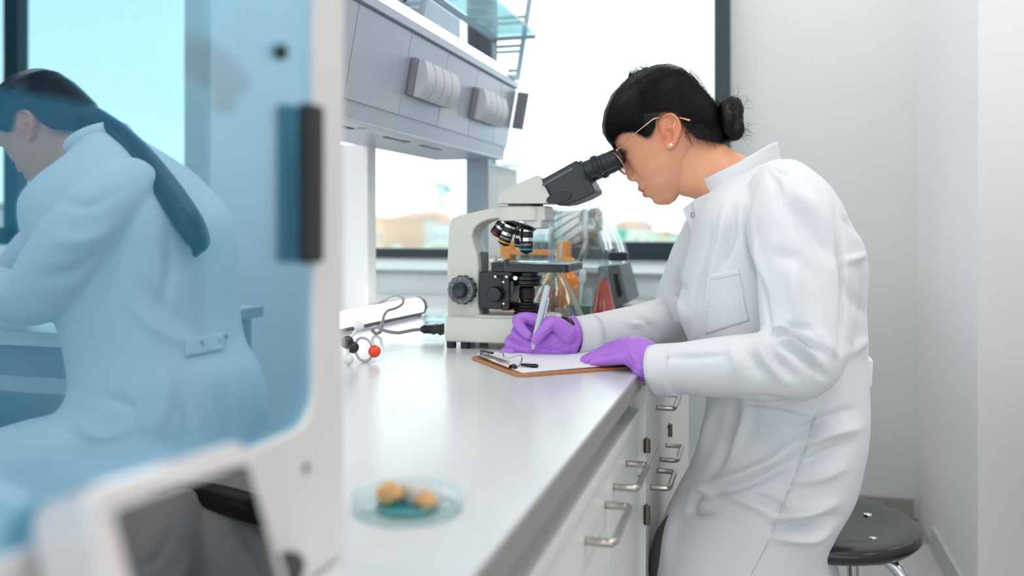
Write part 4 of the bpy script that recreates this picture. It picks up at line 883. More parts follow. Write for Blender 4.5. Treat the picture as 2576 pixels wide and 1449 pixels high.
def tint_of(v):
    t, y, s = v[:, 0], v[:, 1], v[:, 2]; n = len(v); base = np.array(srgb(223, 160, 126)[:3]); col = np.tile(base, (n, 1))
    def blend(wt, c): 
        nonlocal col
        wt = np.clip(wt, 0, 1)[:, None]; col = col*(1-wt)+np.array(srgb(*c)[:3])*wt
    blend(.5*np.exp(-((s+20)/32)**2-((np.abs(y)-55)/28)**2), (226, 144, 112))
    blend(.5*np.exp(-((s+340)/1)**2), (226, 144, 112))
    lip = ((s > -101) & (s < -66) & (t > 80) & (np.abs(y) < 25)).astype(float)*np.clip((25-np.abs(y))/6, 0, 1)*np.clip((s+101)/4, 0, 1)*np.clip((-66-s)/4, 0, 1)
    blend(.75*lip, (196, 112, 108)); blend(.8*np.exp(-((s+83.5)/1.6)**2-((y)/24)**6)*(t > 80), (120, 62, 60))
    blend(.8*np.exp(-((s-41+0.1*np.abs(np.abs(y)-20))/4.5)**2-((np.abs(y)-32)/20)**4)*(t > 40), (70, 52, 48))
    ear = (np.abs(y) > 84) & (t < 0); blend(.35*ear, (226, 132, 108))
    return np.hstack([col, np.ones((n, 1))])
def make_head(mapf, parent):
    me = HEAD.copy(); v = HV; setv(me, mapf(v))
    ca = me.color_attributes.new('tint', 'FLOAT_COLOR', 'POINT'); ca.data.foreach_set('color', np.ascontiguousarray(tint_of(v), dtype=np.float32).reshape(-1))
    return obj('body', me, m_skin, parent, 0, 4)
# ---- hair
HF = [(1546, 377), (1531, 357), (1518, 338), (1516, 319), (1521, 285), (1536, 246), (1559, 216), (1575, 203)]
HB = [(1824, 362), (1818, 300), (1806, 266), (1794, 252), (1775, 229), (1748, 199), (1715, 171), (1688, 162), (1659, 163), (1630, 172)]
hf = sorted([st(*p) for p in HF]); hb = sorted([st(*p) for p in HB])
HW = [(-100, 84), (-40, 96), (0, 101), (30, 104), (70, 107), (110, 98), (140, 78), (160, 48), (171, 14)]
def hair_fb(s): return np.interp(s, [p[0] for p in hf], [p[1] for p in hf]), np.interp(s, [p[0] for p in hb], [p[1] for p in hb]), np.interp(s, [p[0] for p in HW], [p[1] for p in HW])
def hair_y(s, t):
    tf, tb, w = hair_fb(s); tm = tb+(tf-tb)*.46; tau = (t-tm)/(tf-tm) if t > tm else (tm-t)/(tm-tb)
    return w*max(0.0, 1-min(1, abs(tau))**2.2)**(1/2.2)
POLY = [(1546, 378), (1547, 362), (1560, 349), (1579, 341), (1606, 340), (1622, 347), (1636, 354), (1649, 349), (1659, 332), (1663, 312), (1674, 298), (1690, 292), (1708, 296), (1720, 309), (1727, 325), (1742, 342), (1761, 357), (1790, 362), (1826, 364), (1900, 330), (1900, 100), (1450, 100), (1450, 340), (1500, 350), (1530, 372)]
def inpoly(x, y, poly):
    c = False; n = len(poly)
    for i in range(n):
        (x1, y1), (x2, y2) = poly[i], poly[i-1]
        if (y1 > y) != (y2 > y) and x < (x2-x1)*(y-y1)/(y2-y1)+x1: c = not c
    return c
def back(s, t): return HO+s*UPV+t*FWV
def hair_shell():
    ss = np.concatenate([np.linspace(-100, 150, 230), np.linspace(151, 171, 24)]); na = 300; th = np.linspace(0, 2*math.pi, na, endpoint=False); V = []; keep = []
    for s in ss:
        tf, tb, w = hair_fb(s); tm = tb+(tf-tb)*.46
        for a in th:
            c, sn = math.cos(a), math.sin(a); ca = math.copysign(abs(c)**(2/2.2), c); sa = math.copysign(abs(sn)**(2/2.2), sn)
            t = tm+(tf-tm)*ca if ca > 0 else tm+(tm-tb)*ca; y = w*sa; p = back(s, t)
            # grooves along the combing direction
            ang = math.atan2(p[1]-300, p[0]-1815); gro = 1.2*math.sin(ang*95+0.9*math.sin(ang*31))+0.9*math.sin(ang*47+1.3) if p[0] > 1600 else 1.2*math.sin(y*0.55+s*.05)+.8*math.sin(y*.23+1)
            f_ = 1+gro*0.0012
            V.append((tm+(t-tm)*f_, y*f_, s)); keep.append(inpoly(p[0], p[1], POLY))
    g = G(); fs = []
    for i in range(len(ss)-1):
        for j in range(na):
            k = (j+1) % na; qd = (i*na+j, i*na+k, (i+1)*na+k, (i+1)*na+j)
            if sum(keep[x] for x in qd) >= 1: fs.append(qd)
    used = set(i for qd in fs for i in qd); PA = np.array(POLY, float); PB = np.roll(PA, 1, axis=0)
    for i in used:           # trim the border neatly to the hairline
        if not keep[i]:
            t, y, s = V[i]; p = back(s, t); ab = PB-PA; k_ = np.clip(((p-PA)*ab).sum(1)/((ab**2).sum(1)+1e-9), 0, 1); c_ = PA+ab*k_[:, None]; b_ = c_[np.argmin(((c_-p)**2).sum(1))]; s2, t2 = st(*b_); V[i] = (t2, y, s2)
    top = len(ss)-1; fs.append(tuple(top*na+j for j in range(na)))
    g.add(V, fs); me = g.mesh('hair', fix=False)
    bm = bmesh.new(); bm.from_mesh(me); bmesh.ops.delete(bm, geom=[v for v in bm.verts if not v.link_faces], context='VERTS'); bmesh.ops.recalc_face_normals(bm, faces=bm.faces[:]); bm.to_mesh(me); bm.free(); return me
HAIR = hair_shell(); HAV = getv(HAIR).copy()
def tri_tubes(paths, rad, g=None):
    g = g or G()
    for p in paths:
        p = np.asarray(p); n = len(p); tg = np.gradient(p, axis=0); rs = []
        for i in range(n):
            d = tg[i]/(np.linalg.norm(tg[i])+1e-9); a = np.cross(d, (0.3, 1, 0.2)); a /= np.linalg.norm(a)+1e-9; b = np.cross(d, a); r = rad*(1-.75*(i/(n-1))**2)
            rs.append([p[i]+(a*math.cos(k)+b*math.sin(k))*r for k in (0, 2.09, 4.19)])
        g.rings(rs)
    return g
def make_hair(mapf, parent, strands=True):
    me = HAIR.copy(); setv(me, mapf(HAV)); h = obj('hair', me, m_hair, parent, 0, 4)
    if strands:
        paths = []
        rr = random.Random(3)
        def on(pts, jit, sd, lift=1.012):
            out = []
            for i, (x, y) in enumerate(pts):
                s, t = st(x, y); yy = hair_y(s, t); tf, tb, w = hair_fb(s); tm = tb+(tf-tb)*.46
                out.append((tm+(t-tm)*lift, sd*yy*lift, s))
            return mapf(out)
        for k in range(2600):       # combed back to the bun
            sd = -1 if rr.random() < .85 else 1
            x0 = rr.uniform(1590, 1740); y0 = rr.uniform(170, 345)
            if not inpoly(x0, y0, POLY): continue
            e = (rr.gauss(1808, 5), rr.gauss(302, 16)); m = ((x0+e[0])/2+rr.gauss(0, 4), (y0+e[1])/2-rr.uniform(2, 16)*(1 if y0 < 300 else -.5))
            cp_ = crom([(x0, y0), m, e], 9)
            if all(inpoly(x, y, POLY) for x, y in cp_): paths.append(on(cp_, 0, sd, 1.006+rr.random()*.014))
        for k in range(1300):       # fringe
            sd = -1 if rr.random() < .8 else 1
            x0 = rr.uniform(1585, 1625); y0 = rr.uniform(178, 260); f_ = rr.random()
            e = (1530+f_*105+rr.gauss(0, 3), 358-f_*12+rr.gauss(0, 6)); m = ((x0*.45+e[0]*.55)-14*(1-f_), (y0*.5+e[1]*.5)-8)
            cp_ = crom([(x0, y0), m, e], 9); cp_ = [c for c in cp_ if inpoly(c[0], c[1]-5, POLY)]
            if len(cp_) > 4: paths.append(on(cp_, 0, sd, 1.006+rr.random()*.014))
        edge = crom([(1547, 372), (1552, 356), (1579, 341), (1606, 340), (1636, 354), (1650, 347), (1661, 322)], 240); edge2 = crom([(1724, 318), (1742, 342), (1765, 357), (1795, 361), (1822, 362)], 150)
        for k in range(520):     # fine hairs across the hairline
            if k < 360:
                x0, y0 = edge[rr.randrange(len(edge))]; dx, dy = (-5+rr.gauss(0, 3), 11+rr.gauss(0, 3)) if x0 < 1630 else (6+rr.gauss(0, 2), 10+rr.gauss(0, 3))
            else:
                x0, y0 = edge2[rr.randrange(len(edge2))]; dx, dy = (-12+rr.gauss(0, 3), 7+rr.gauss(0, 2))
            sd = -1 if rr.random() < .7 else 1; L0 = rr.uniform(.5, 1.1)
            paths.append(on([(x0-dx*1.6, y0-dy*1.6), (x0-dx*.6, y0-dy*.6), (x0, y0), (x0+dx*L0*.5, y0+dy*L0*.5)], 0, sd, 1.006))
        s_ = obj('hair_strands', tri_tubes(paths, 0.00026), m_hair, h, 0, 4); s_['kind'] = 'stuff'
    return h
# ---- the woman at the microscope
m_hair2 = m_hair
pw = thing('person', (0.1, 1.57, 0), 'woman in white lab coat and purple gloves looking into the microscope', 'person')
body = make_head(hmap, pw)
hair = make_hair(hmap, pw)
def hp(px, py, y=0.0): s, t = st(px, py); return hmap([(t, y, s)])[0]
# bun
g = G()
g.tube([hp(1800, 300), hp(1815, 303), hp(1830, 302)], [0.020, 0.021, 0.022], 16, 12)
g.tube([hp(1826, 268, -8), hp(1846, 262, -14), hp(1855, 280, -16), hp(1853, 300, -16), hp(1856, 322, -16), hp(1850, 338, -10), hp(1832, 338, 2)], [0.013, 0.0135, 0.011, 0.0105, 0.0125, 0.0125, 0.011], 16, 40)
g.tube([hp(1826, 268, 8), hp(1842, 260, 20), hp(1850, 290, 26), hp(1850, 325, 20), hp(1835, 340, 8)], [0.013, 0.014, 0.014, 0.013, 0.012], 16, 40)
g.tube([hp(1828, 275, -20), hp(1833, 300, -28), hp(1830, 328, -20)], [0.010, 0.013, 0.011], 14, 20)
bme = remesh(g, 0.0016, 3); v = getv(bme); n_ = getn(bme); X_, Y_ = proj(v); ang = np.arctan2(Y_-300, X_-1838)
setv(bme, v+n_*(0.0005*np.sin(X_*1.15+6*np.sin(Y_*.03)))[:, None])
obj('bun', bme, m_hair, hair, 0, 4)
# loose hairs
rr = random.Random(11); paths = []
for k in range(46):
    a = rr.uniform(-2.6, 0.9); r0 = rr.uniform(15, 30); c0 = np.array((1845, 298)); p0 = c0+np.array((math.cos(a)*r0*.8, math.sin(a)*r0*1.5)); L_ = rr.uniform(18, 55); a2 = a+rr.gauss(0, .5); p2 = p0+np.array((math.cos(a2), math.sin(a2)))*L_; m = (p0+p2)/2+np.array((rr.gauss(0, 9), rr.gauss(0, 9))); y = rr.uniform(-24, 10)
    paths.append(np.array([hp(x, y2, y+rr.gauss(0, 2)) for x, y2 in crom([p0, m, p2], 9)]))
for k in range(26):
    x0 = rr.uniform(1860, 1872); y0 = rr.uniform(318, 345); paths.append(np.array([hp(x, y2, -6) for x, y2 in crom([(x0, y0), (x0+rr.uniform(5, 14), y0+rr.gauss(4, 5)), (x0+rr.uniform(14, 30), y0+rr.gauss(10, 10))], 8)]))
for k in range(34):
    x0 = rr.uniform(1728, 1800); y0 = rr.uniform(335, 358); s, t = st(x0, y0); yy = -hair_y(s, t)*.97
    paths.append(np.array([hp(x, y2, yy*f) for (x, y2), f in zip(crom([(x0-6, y0-8), (x0+rr.gauss(2, 2), y0+rr.uniform(5, 9)), (x0+rr.gauss(9, 5), y0+rr.uniform(14, 28))], 7), np.linspace(1, .86, 7))]))
for k in range(30):
    x0 = rr.uniform(1600, 1700); s, t = st(x0, 175); paths.append(np.array([hp(x, y2, rr.gauss(0, 6)) for x, y2 in crom([(x0, 172), (x0-12, 162+rr.gauss(0, 3)), (x0-28, 176+rr.gauss(0, 5))], 7)]))
obj('loose_hairs', tri_tubes(paths, 0.00022), m_hair, hair, 0, 4)['kind'] = 'stuff'
# spectacles
gl_ = obj('spectacles', G().tube([hp(1557, 392, -31), hp(1561, 384, -56), hp(1566, 381, -70)], 0.0011, 8, 12), m_gold, pw, 0, 3)
def rim(y0):
    pts = []
    for a in np.linspace(0, 2*math.pi, 33):
        c = np.array((1563, 414)); s, t = st(*c); ds = 30*math.sin(a); dy = 32*math.cos(a)
        pts.append(hmap([(t+6-0.34*(abs(y0+dy)-20), y0+dy, s+ds)])[0])
    return pts
for y0 in (-37, 37):
    R_ = rim(y0); obj('rim', G().tube(R_, 0.0011, 8, 64, False), m_gold, gl_, 0, 3)
    c_ = np.mean(R_[:-1], axis=0); n_ = len(R_)-1; off = Vector(np.cross(np.array(R_[0])-c_, np.array(R_[8])-c_)).normalized()*0.0007
    obj('lens', G().plate([Vector(p) for p in R_[:-1]], off), m_lensg, gl_)
obj('bridge', G().tube([hp(1556, 400, -8), hp(1551, 396, 0), hp(1556, 400, 8)], 0.0010, 8, 12), m_gold, gl_, 0, 3)
for sd in (-1, 1):
    obj('temple_arm', G().tube([hp(1560, 390, sd*68), hp(1570, 380, sd*84), hp(1600, 356, sd*103), hp(1640, 326, sd*113), hp(1660, 311, sd*108), hp(1695, 303, sd*84), hp(1722, 309, sd*102), hp(1742, 315, sd*108)], [0.0010, 0.0011, 0.0010, 0.0012, 0.0018, 0.0014, 0.0018, 0.0024], 8, 60), m_gold, gl_, 0, 3)
    obj('hinge', G().ball(hp(1565, 384, sd*77), 0.0026, 10).ball(hp(1571, 379, sd*84), 0.0022, 10), m_gold, gl_, 0, 3)
    obj('nose_pad', G().ball(hp(1573, 409, sd*14), 0.004, 10, (.5, .5, 1)), m_lensg, gl_, 0, 3)
for px_, py_, r_ in ((1697.5, 373.5, 0.0032), (1705.5, 366, 0.0017), (1713, 355.5, 0.0016)):
    k = np.clip((px_-1668)/52, 0, 1); obj('earring', G().ball(hp(px_, py_, -(84+4+15*k+4.5)), r_, 16), m_pearl if r_ > .003 else m_chrome, pw, 0, 3)
# eyelashes / closed-down lids
for sd in (-1, 1):
    obj('eyelash', G().tube([hp(1572, 402, sd*20), hp(1569, 396, sd*32), hp(1573, 392, sd*46), hp(1578, 388, sd*54)], [0.0007, 0.0011, 0.0011, 0.0006], 6, 16, flat=.6), m_hair, body, 0, 3)
# ---- coat
def loft_sections(secs, fn, n=90, seg=72, ex=2.3):
    A = crom([list(s) for s in secs], n); g = G(); rs = []
    for fx, fy, bx_, by, w, yc in A:
        f_, b_ = np.array(fn(fx, fy, yc)), np.array(fn(bx_, by, yc)); c = (f_+b_)/2; h = (b_-f_)/2; r = []
        for a in np.linspace(0, 2*math.pi, seg, endpoint=False):
            ca = math.copysign(abs(math.cos(a))**(2/ex), math.cos(a)); sa = math.copysign(abs(math.sin(a))**(2/ex), math.sin(a))
            r.append(c+h*ca+np.array((0, w*sa, 0)))
        rs.append(r)
    return g.rings(rs)
def folds(me, lst, noise_amp=0.0, nscale=9.0, mirror=False):
    v = getv(me); n = getn(me)
    w_ = v.copy()
    if mirror: w_[:, 0] = 2*MIR-w_[:, 0]
    X_, Y_ = proj(w_); near = np.clip(-n[:, 1]*2.0+0.25, 0, 1); d = np.zeros(len(v))
    for pts, w, amp in lst:
        C = crom(pts, 26); best = np.full(len(v), 1e9); par = np.zeros(len(v))
        for i in range(len(C)-1):
            a, b = C[i], C[i+1]; ab = b-a; L2 = (ab**2).sum()+1e-9
            t = np.clip(((X_-a[0])*ab[0]+(Y_-a[1])*ab[1])/L2, 0, 1); dd = np.hypot(X_-a[0]-t*ab[0], Y_-a[1]-t*ab[1])
            m = dd < best; best[m] = dd[m]; par[m] = (i+t[m])/(len(C)-1)
        taper = np.sin(np.clip(par, 0.0, 1)*math.pi*0.92+0.12)
        x = best/w; d += amp*taper*np.exp(-x*x)
    d *= near
    if noise_amp:
        nn = np.array([noise.noise(Vector((p[0]*nscale*1.2, p[1]*nscale, p[2]*nscale*.7)))+.5*noise.noise(Vector(p)*nscale*2.3) for p in v]); d += noise_amp*nn
    setv(me, v+n*d[:, None])
CY = 1.575
torso = [(1668, 1640, 2150, 1600, .20, CY), (1652, 1540, 2135, 1530, .20, CY), (1646, 1455, 2112, 1440, .205, CY), (1642, 1372, 2092, 1352, .205, CY), (1686, 1265, 2150, 1238, .20, CY), (1738, 1165, 2174, 1150, .19, CY), (1762, 1075, 2187, 1062, .178, CY), (1776, 985, 2185, 975, .168, CY), (1746, 880, 2181, 872, .165, CY), (1712, 785, 2178, 770, .170, CY), (1722, 690, 2180, 670, .178, CY), (1738, 610, 2164, 600, .185, CY), (1748, 548, 2128, 545, .182, CY), (1765, 508, 2064, 472, .155, CY), (1784, 482, 1990, 420, .095, CY), (1800, 462, 1968, 398, .072, CY)]
g = loft_sections(torso, PY)
def T(px, py, Y): return tuple(PY(px, py, Y))
g.tube([T(1960, 470, 1.47), T(2000, 540, 1.405), T(2025, 640, 1.375), T(2030, 760, 1.35), T(2025, 850, 1.325), T(2010, 905, 1.305), T(1940, 920, 1.30), T(1850, 922, 1.305), T(1740, 926, 1.322), T(1672, 930, 1.336)], [.055, .070, .074, .070, .064, .058, .051, .046, .0405, .0385], 24, 90, False)
g.tube([T(1880, 500, 1.66), T(1820, 570, 1.735), T(1770, 660, 1.76), T(1728, 745, 1.75), T(1700, 800, 1.71), T(1620, 822, 1.63), T(1530, 836, 1.555), T(1462, 845, 1.50)], [.055, .068, .068, .062, .052, .044, .038, .0350], 24, 80, False)
coat_me = remesh(g, 0.0042, 6, 0.5)
FOLD = [
 # skirt
 ([(1745, 1248), (1850, 1225), (1960, 1180), (2030, 1132)], 13, -.0075), ([(1742, 1222), (1850, 1200), (1940, 1160), (2010, 1105)], 13, .007),
 ([(1800, 1240), (1880, 1262), (1950, 1300)], 12, .007), ([(1850, 1235), (1930, 1262), (1990, 1292)], 11, -.006),
 ([(1985, 1098), (2060, 1062), (2150, 1030)], 12, -.008), ([(2010, 1125), (2080, 1092), (2165, 1075)], 14, .008), ([(1985, 1180), (2060, 1150), (2140, 1115)], 12, -.007),
 ([(1975, 1215), (2060, 1200), (2130, 1170)], 14, .006), ([(1930, 1330), (2020, 1325), (2110, 1300)], 12, -.010), ([(1940, 1352), (2030, 1352), (2090, 1332)], 12, .008), ([(1940, 1300), (2020, 1290), (2110, 1262)], 13, .008),
 ([(1700, 1262), (1690, 1330), (1668, 1430)], 16, .006), ([(1760, 1245), (1742, 1285), (1800, 1292)], 9, -.006), ([(1725, 1255), (1760, 1235), (1800, 1250)], 8, .006),
 ([(2078, 985), (2052, 1060), (2020, 1150), (1975, 1260), (1930, 1370), (1885, 1460)], 2.6, -.0025), ([(1850, 1000), (1835, 1090), (1790, 1200)], 14, -.007), ([(1880, 1010), (1868, 1080), (1830, 1150)], 12, .006), ([(1805, 1010), (1780, 1090), (1745, 1180)], 12, .006),
 ([(1870, 1000), (1950, 1004), (2040, 1028)], 6, -.003), ([(1870, 1012), (1950, 1018), (2040, 1040)], 5, .002),
 # near sleeve, elbow
 ([(1948, 842), (1990, 838), (2040, 866), (2075, 895)], 9, -.010), ([(1952, 866), (2000, 880), (2050, 925), (2078, 950)], 9, -.009), ([(1950, 852), (2000, 858), (2060, 905)], 6, .006), ([(1925, 855), (1955, 905), (2000, 955)], 12, -.008), ([(1900, 852), (1925, 900), (1965, 960)], 10, .006), ([(2020, 820), (2070, 850), (2105, 900)], 10, .006), ([(1960, 818), (2030, 826), (2090, 868)], 9, -.006), ([(1870, 868), (1900, 915), (1915, 950)], 10, -.005), ([(1940, 835), (1965, 822), (1990, 832)], 6, .007),
 ([(1660, 899), (1750, 899), (1840, 893)], 6, -.0035), ([(1830, 870), (1850, 905), (1850, 950)], 12, .004), ([(1680, 872), (1677, 925), (1684, 985)], 2.5, -.0012),
 # upper arm and shoulder
 ([(1965, 498), (2010, 545), (2060, 610), (2110, 660)], 22, -.008), ([(1985, 470), (2050, 520), (2100, 590)], 20, .005), ([(2000, 640), (2000, 720), (2012, 800)], 20, .005), ([(1930, 640), (1985, 650), (2060, 700)], 20, -.003),
 ([(1905, 458), (1880, 515), (1876, 580), (1890, 650), (1916, 715), (1930, 790), (1938, 845)], 5, -.006), ([(1895, 520), (1890, 580), (1905, 650), (1932, 730)], 9, .004),
 ([(2100, 520), (2112, 600), (2122, 700), (2122, 800), (2112, 890)], 6, -.008), ([(2120, 545), (2150, 575), (2172, 600)], 8, -.004), ([(2118, 660), (2150, 650), (2178, 640)], 9, .004), ([(2125, 700), (2150, 760), (2180, 800)], 14, -.004), ([(2125, 900), (2160, 870), (2182, 850)], 12, .004),
 # chest
 ([(1845, 515), (1840, 580), (1822, 665)], 10, -.006), ([(1825, 520), (1815, 600), (1800, 680)], 10, .004), ([(1790, 560), (1775, 650), (1745, 760), (1735, 850)], 6, -.005), ([(1800, 620), (1790, 720), (1770, 830)], 12, .004), ([(1862, 580), (1828, 640), (1818, 680)], 3, -.0025), ([(1930, 430), (1955, 470), (1960, 520)], 10, -.004), ([(1945, 425), (1962, 432), (1990, 436)], 5, -.003),
 # far sleeve
 ([(1712, 668), (1702, 700), (1730, 740)], 8, -.006), ([(1660, 745), (1690, 765), (1705, 810)], 9, -.006), ([(1690, 740), (1715, 770), (1722, 820)], 8, .005), ([(1600, 800), (1640, 820), (1660, 855)], 9, -.004), ([(1555, 795), (1590, 815), (1640, 812)], 9, .003), ([(1450, 878), (1520, 868), (1600, 850)], 3, -.0015)]
folds(coat_me, [(p, w, a*1.95) for p, w, a in FOLD], 0.0022, 8.0)
coat = obj('lab_coat', coat_me, m_coat, pw, 0, 4)
def cuff(p0, p1, r0, r1):
    p0, p1 = np.array(p0), np.array(p1); L_ = np.linalg.norm(p1-p0); ax_ = (p1-p0)/L_; a1 = np.cross(ax_, (0, 0, 1)); a1 /= np.linalg.norm(a1); a2 = np.cross(a1, ax_)
    rows = [[p0+ax_*L_*k+(a1*math.cos(t)+a2*math.sin(t))*((r0*(1-k)+r1*k)*(1+.02*math.sin(3*t+1))) for t in np.linspace(0, 2*math.pi, 48, endpoint=False)] for k in (0, .3, .6, .75, .78, 1.0)]
    o_ = obj('cuff', G().rings(rows, cap=False), m_coat, coat, 0, 4); o_.modifiers.new('s', 'SOLIDIFY').thickness = 0.003
cuff(T(1705, 928, 1.330), T(1646, 931, 1.341), .0400, .0400); cuff(T(1492, 842, 1.520), T(1437, 847, 1.484), .0362, .0350)
# collar: stand-up band around the neck
rs = []
for a in np.linspace(-2.55, 2.55, 60):      # 0 = nape, open at the throat
    c0 = np.array((1872, 452)); ex_ = np.array((94, -46)); k = math.cos(a); w = 0.076*math.sin(a)
    base = c0+ex_*k+np.array((0, 6)); topp = c0+ex_*k*1.03+np.array((-12-8*(k < 0)*-k, -36-12*max(0, k)))
    b_, t_ = np.array(PY(base[0], base[1], CY)), np.array(PY(topp[0], topp[1], CY)); m_ = (b_+t_)/2
    rs.append([b_+np.array((0, w, 0)), m_+np.array((0, w*1.04, 0)), t_+np.array((0, w*1.0, 0))])
co = obj('collar', G().rings(rs, cap=False, closed=False), m_coat, coat, 0, 4)
sm = co.modifiers.new('b', 'SUBSURF'); sm.levels = 2; sm.render_levels = 2
sm = co.modifiers.new('s', 'SOLIDIFY'); sm.thickness = 0.0035
# front edges of the open coat
def flap(pts, Y, th, m=m_coat, nm='front_flap'):
    o_ = obj(nm, G().plate([T(a, b, Y(a) if callable(Y) else Y) for a, b in pts], (0, th, 0)), m, coat, 0.0012); return o_
flap([(1743, 504), (1762, 494), (1790, 482), (1830, 480), (1830, 560), (1795, 640), (1778, 665), (1768, 625), (1752, 560)], lambda a: 1.535-(a-1743)*0.0006, 0.006)
flap([(1717, 525), (1744, 505), (1758, 560), (1776, 640), (1772, 668), (1752, 615)], 1.552, 0.006)
def snap(px, py, Y, par=None, r=0.0056):
    p = Vector(T(px, py, Y)); o_ = obj('snap_button', G().lathe([(r, 0), (r, .0012), (r*.85, .0018), (r*.55, .0012), (r*.35, .002), (.0001, .002)], p, (0, -1, 0), 20), m_steel, coat, 0, 0.7)
snap(1774, 525, 1.514); snap(1745, 541, 1.551)
snap(1736, 799, 1.52, r=.0045); snap(1775, 662, 1.515, r=.004)
# chest pocket and side pocket
def on_coat(px, py, lift=0.0012):
    global _cv, _cp
    m = np.hypot(_cp[0]-px, _cp[1]-py) < 5; 
    i = np.where(m)[0][np.argmin(_cv[m, 1])]; return Vector((T(px, py, _cv[i, 1])[0], _cv[i, 1]-lift, T(px, py, _cv[i, 1])[2]))
_cv = getv(coat_me); _cp = proj(_cv)
def patch(name, corners, nu, nv, lift, m=m_coat, th=0.0018):
    c = [np.array(p, float) for p in corners]; rows = []
    for j in range(nv):
        b = j/(nv-1); l, r = c[0]*(1-b)+c[3]*b, c[1]*(1-b)+c[2]*b; rows.append([on_coat(*(l*(1-a/(nu-1))+r*a/(nu-1)), lift) for a in range(nu)])
    o_ = obj(name, G().rings(rows, cap=False, closed=False), m, coat, 0, 4); s_ = o_.modifiers.new('s', 'SOLIDIFY'); s_.thickness = th; s_.offset = 1; return o_
patch('chest_pocket', [(1787, 690), (1858, 676), (1886, 808), (1774, 842)], 14, 20, 0.0002)
def seam(pts, r=0.0008, lift=0.0004):
    C = crom(pts, 40); P_ = np.array([on_coat(x, y, lift) for x, y in C]); k_ = np.ones(7)/7
    P_[:, 1] = np.minimum(np.convolve(np.pad(P_[:, 1], 3, mode='edge'), k_, 'valid'), P_[:, 1]+0.0006)-0.0004
    return obj('seam', G().tube(P_, r, 6, 80), m_coatin, coat, 0, 4)
seam([(1788, 702), (1822, 696), (1862, 688)], .0005); seam([(1875, 1020), (1950, 1028), (2030, 1046)], .0006)
seam([(2052, 1050), (2046, 1068), (2020, 1150), (1975, 1260), (1930, 1370), (1890, 1445)], .0007)
b0 = [(2176, 905), (2198, 906), (2193, 976), (2178, 975)]
obj('belt_tab', G().plate([T(a, b, 1.53) for a, b in b0], (0, 0.09, 0)), m_coat, coat, 0.003)
# trousers and shoes
g = G()
for yy, kx, ky in ((1.49, 1712, 1400), (1.68, 1735, 1370)):
    K = PY(kx, ky, yy); H = Vector((0.06, 1.575+(yy-1.575)*.6, ZC-0.44)); A_ = Vector((K.x+0.11, yy, 0.09)); g.tube([H, (H+K)/2+Vector((0, 0, .02)), K, (K*.6+A_*.4), A_], [.060, .058, .052, .050, .042], 18, 40)
obj('trousers', remesh(g, 0.007, 4), m_pants, pw, 0, 4)
for yy, kx, ky in ((1.49, 1712, 1400), (1.68, 1735, 1370)):
    K = PY(kx, ky, yy); obj('shoe', remesh(G().tube([(K.x+0.12, yy, .045), (K.x+0.05, yy, .045), (K.x-0.03, yy, .032)], [.040, .042, .032], 14, 14).box(K.x-0.05, K.x+0.15, yy-.032, yy+.032, 0.001, .02), 0.005, 4), m_shoe, pw, 0, 4)
# ---- gloves
def chain(g, pts, seg=14):
    g.tube([T(a, b, y) for a, b, y, r in pts], [p[3] for p in pts], seg, max(12, len(pts)*7)); return g
g = G()
chain(g, [(1464, 843, 1.504, .021), (1430, 846, 1.470, .0262), (1392, 852, 1.452, .0255), (1368, 850, 1.455, .022)])
chain(g, [(1425, 838, 1.442, .018), (1392, 812, 1.424, .0120), (1368, 830, 1.414, .0098), (1348, 855, 1.414, .0082)])
chain(g, [(1372, 815, 1.460, .014), (1330, 802, 1.462, .0118), (1303, 806, 1.452, .0104), (1312, 826, 1.440, .0092), (1330, 845, 1.432, .0076)])
chain(g, [(1370, 832, 1.470, .0140), (1325, 822, 1.472, .0115), (1299, 837, 1.462, .0100), (1322, 858, 1.448, .0088), (1356, 872, 1.440, .0080)])
chain(g, [(1370, 850, 1.470, .0140), (1318, 842, 1.472, .0112), (1282, 860, 1.458, .0098), (1305, 875, 1.446, .0086), (1336, 880, 1.440, .0078)])
chain(g, [(1375, 868, 1.462, .0140), (1320, 868, 1.464, .0105), (1272, 884, 1.446, .0084), (1288, 885, 1.438, .0080)])
chain(g, [(1340, 882, 1.446, .0088), (1385, 878, 1.446, .0125), (1420, 868, 1.456, .0180)])
gm = remesh(g, 0.00115, 2, 0.5)
GF = [([(1385, 803), (1392, 822), (1372, 838)], 3, -.0012), ([(1378, 806), (1384, 824)], 2.5, -.0010), ([(1400, 812), (1405, 835), (1385, 848)], 3, -.0012), ([(1412, 818), (1420, 845), (1402, 860)], 4, -.0013), ([(1365, 858), (1380, 880), (1392, 895)], 3.5, -.0016), ([(1372, 858), (1395, 880), (1420, 890)], 4, -.0014), ([(1318, 826), (1322, 834)], 2.5, -.001), ([(1302, 795), (1322, 805), (1328, 815)], 3, -.0014), ([(1330, 798), (1340, 812), (1345, 822)], 3, -.0014)]
folds(gm, GF, 0.0005, 60)
glv = obj('glove', gm, m_glove, pw, 0, 4, label='purple glove on the writing hand')
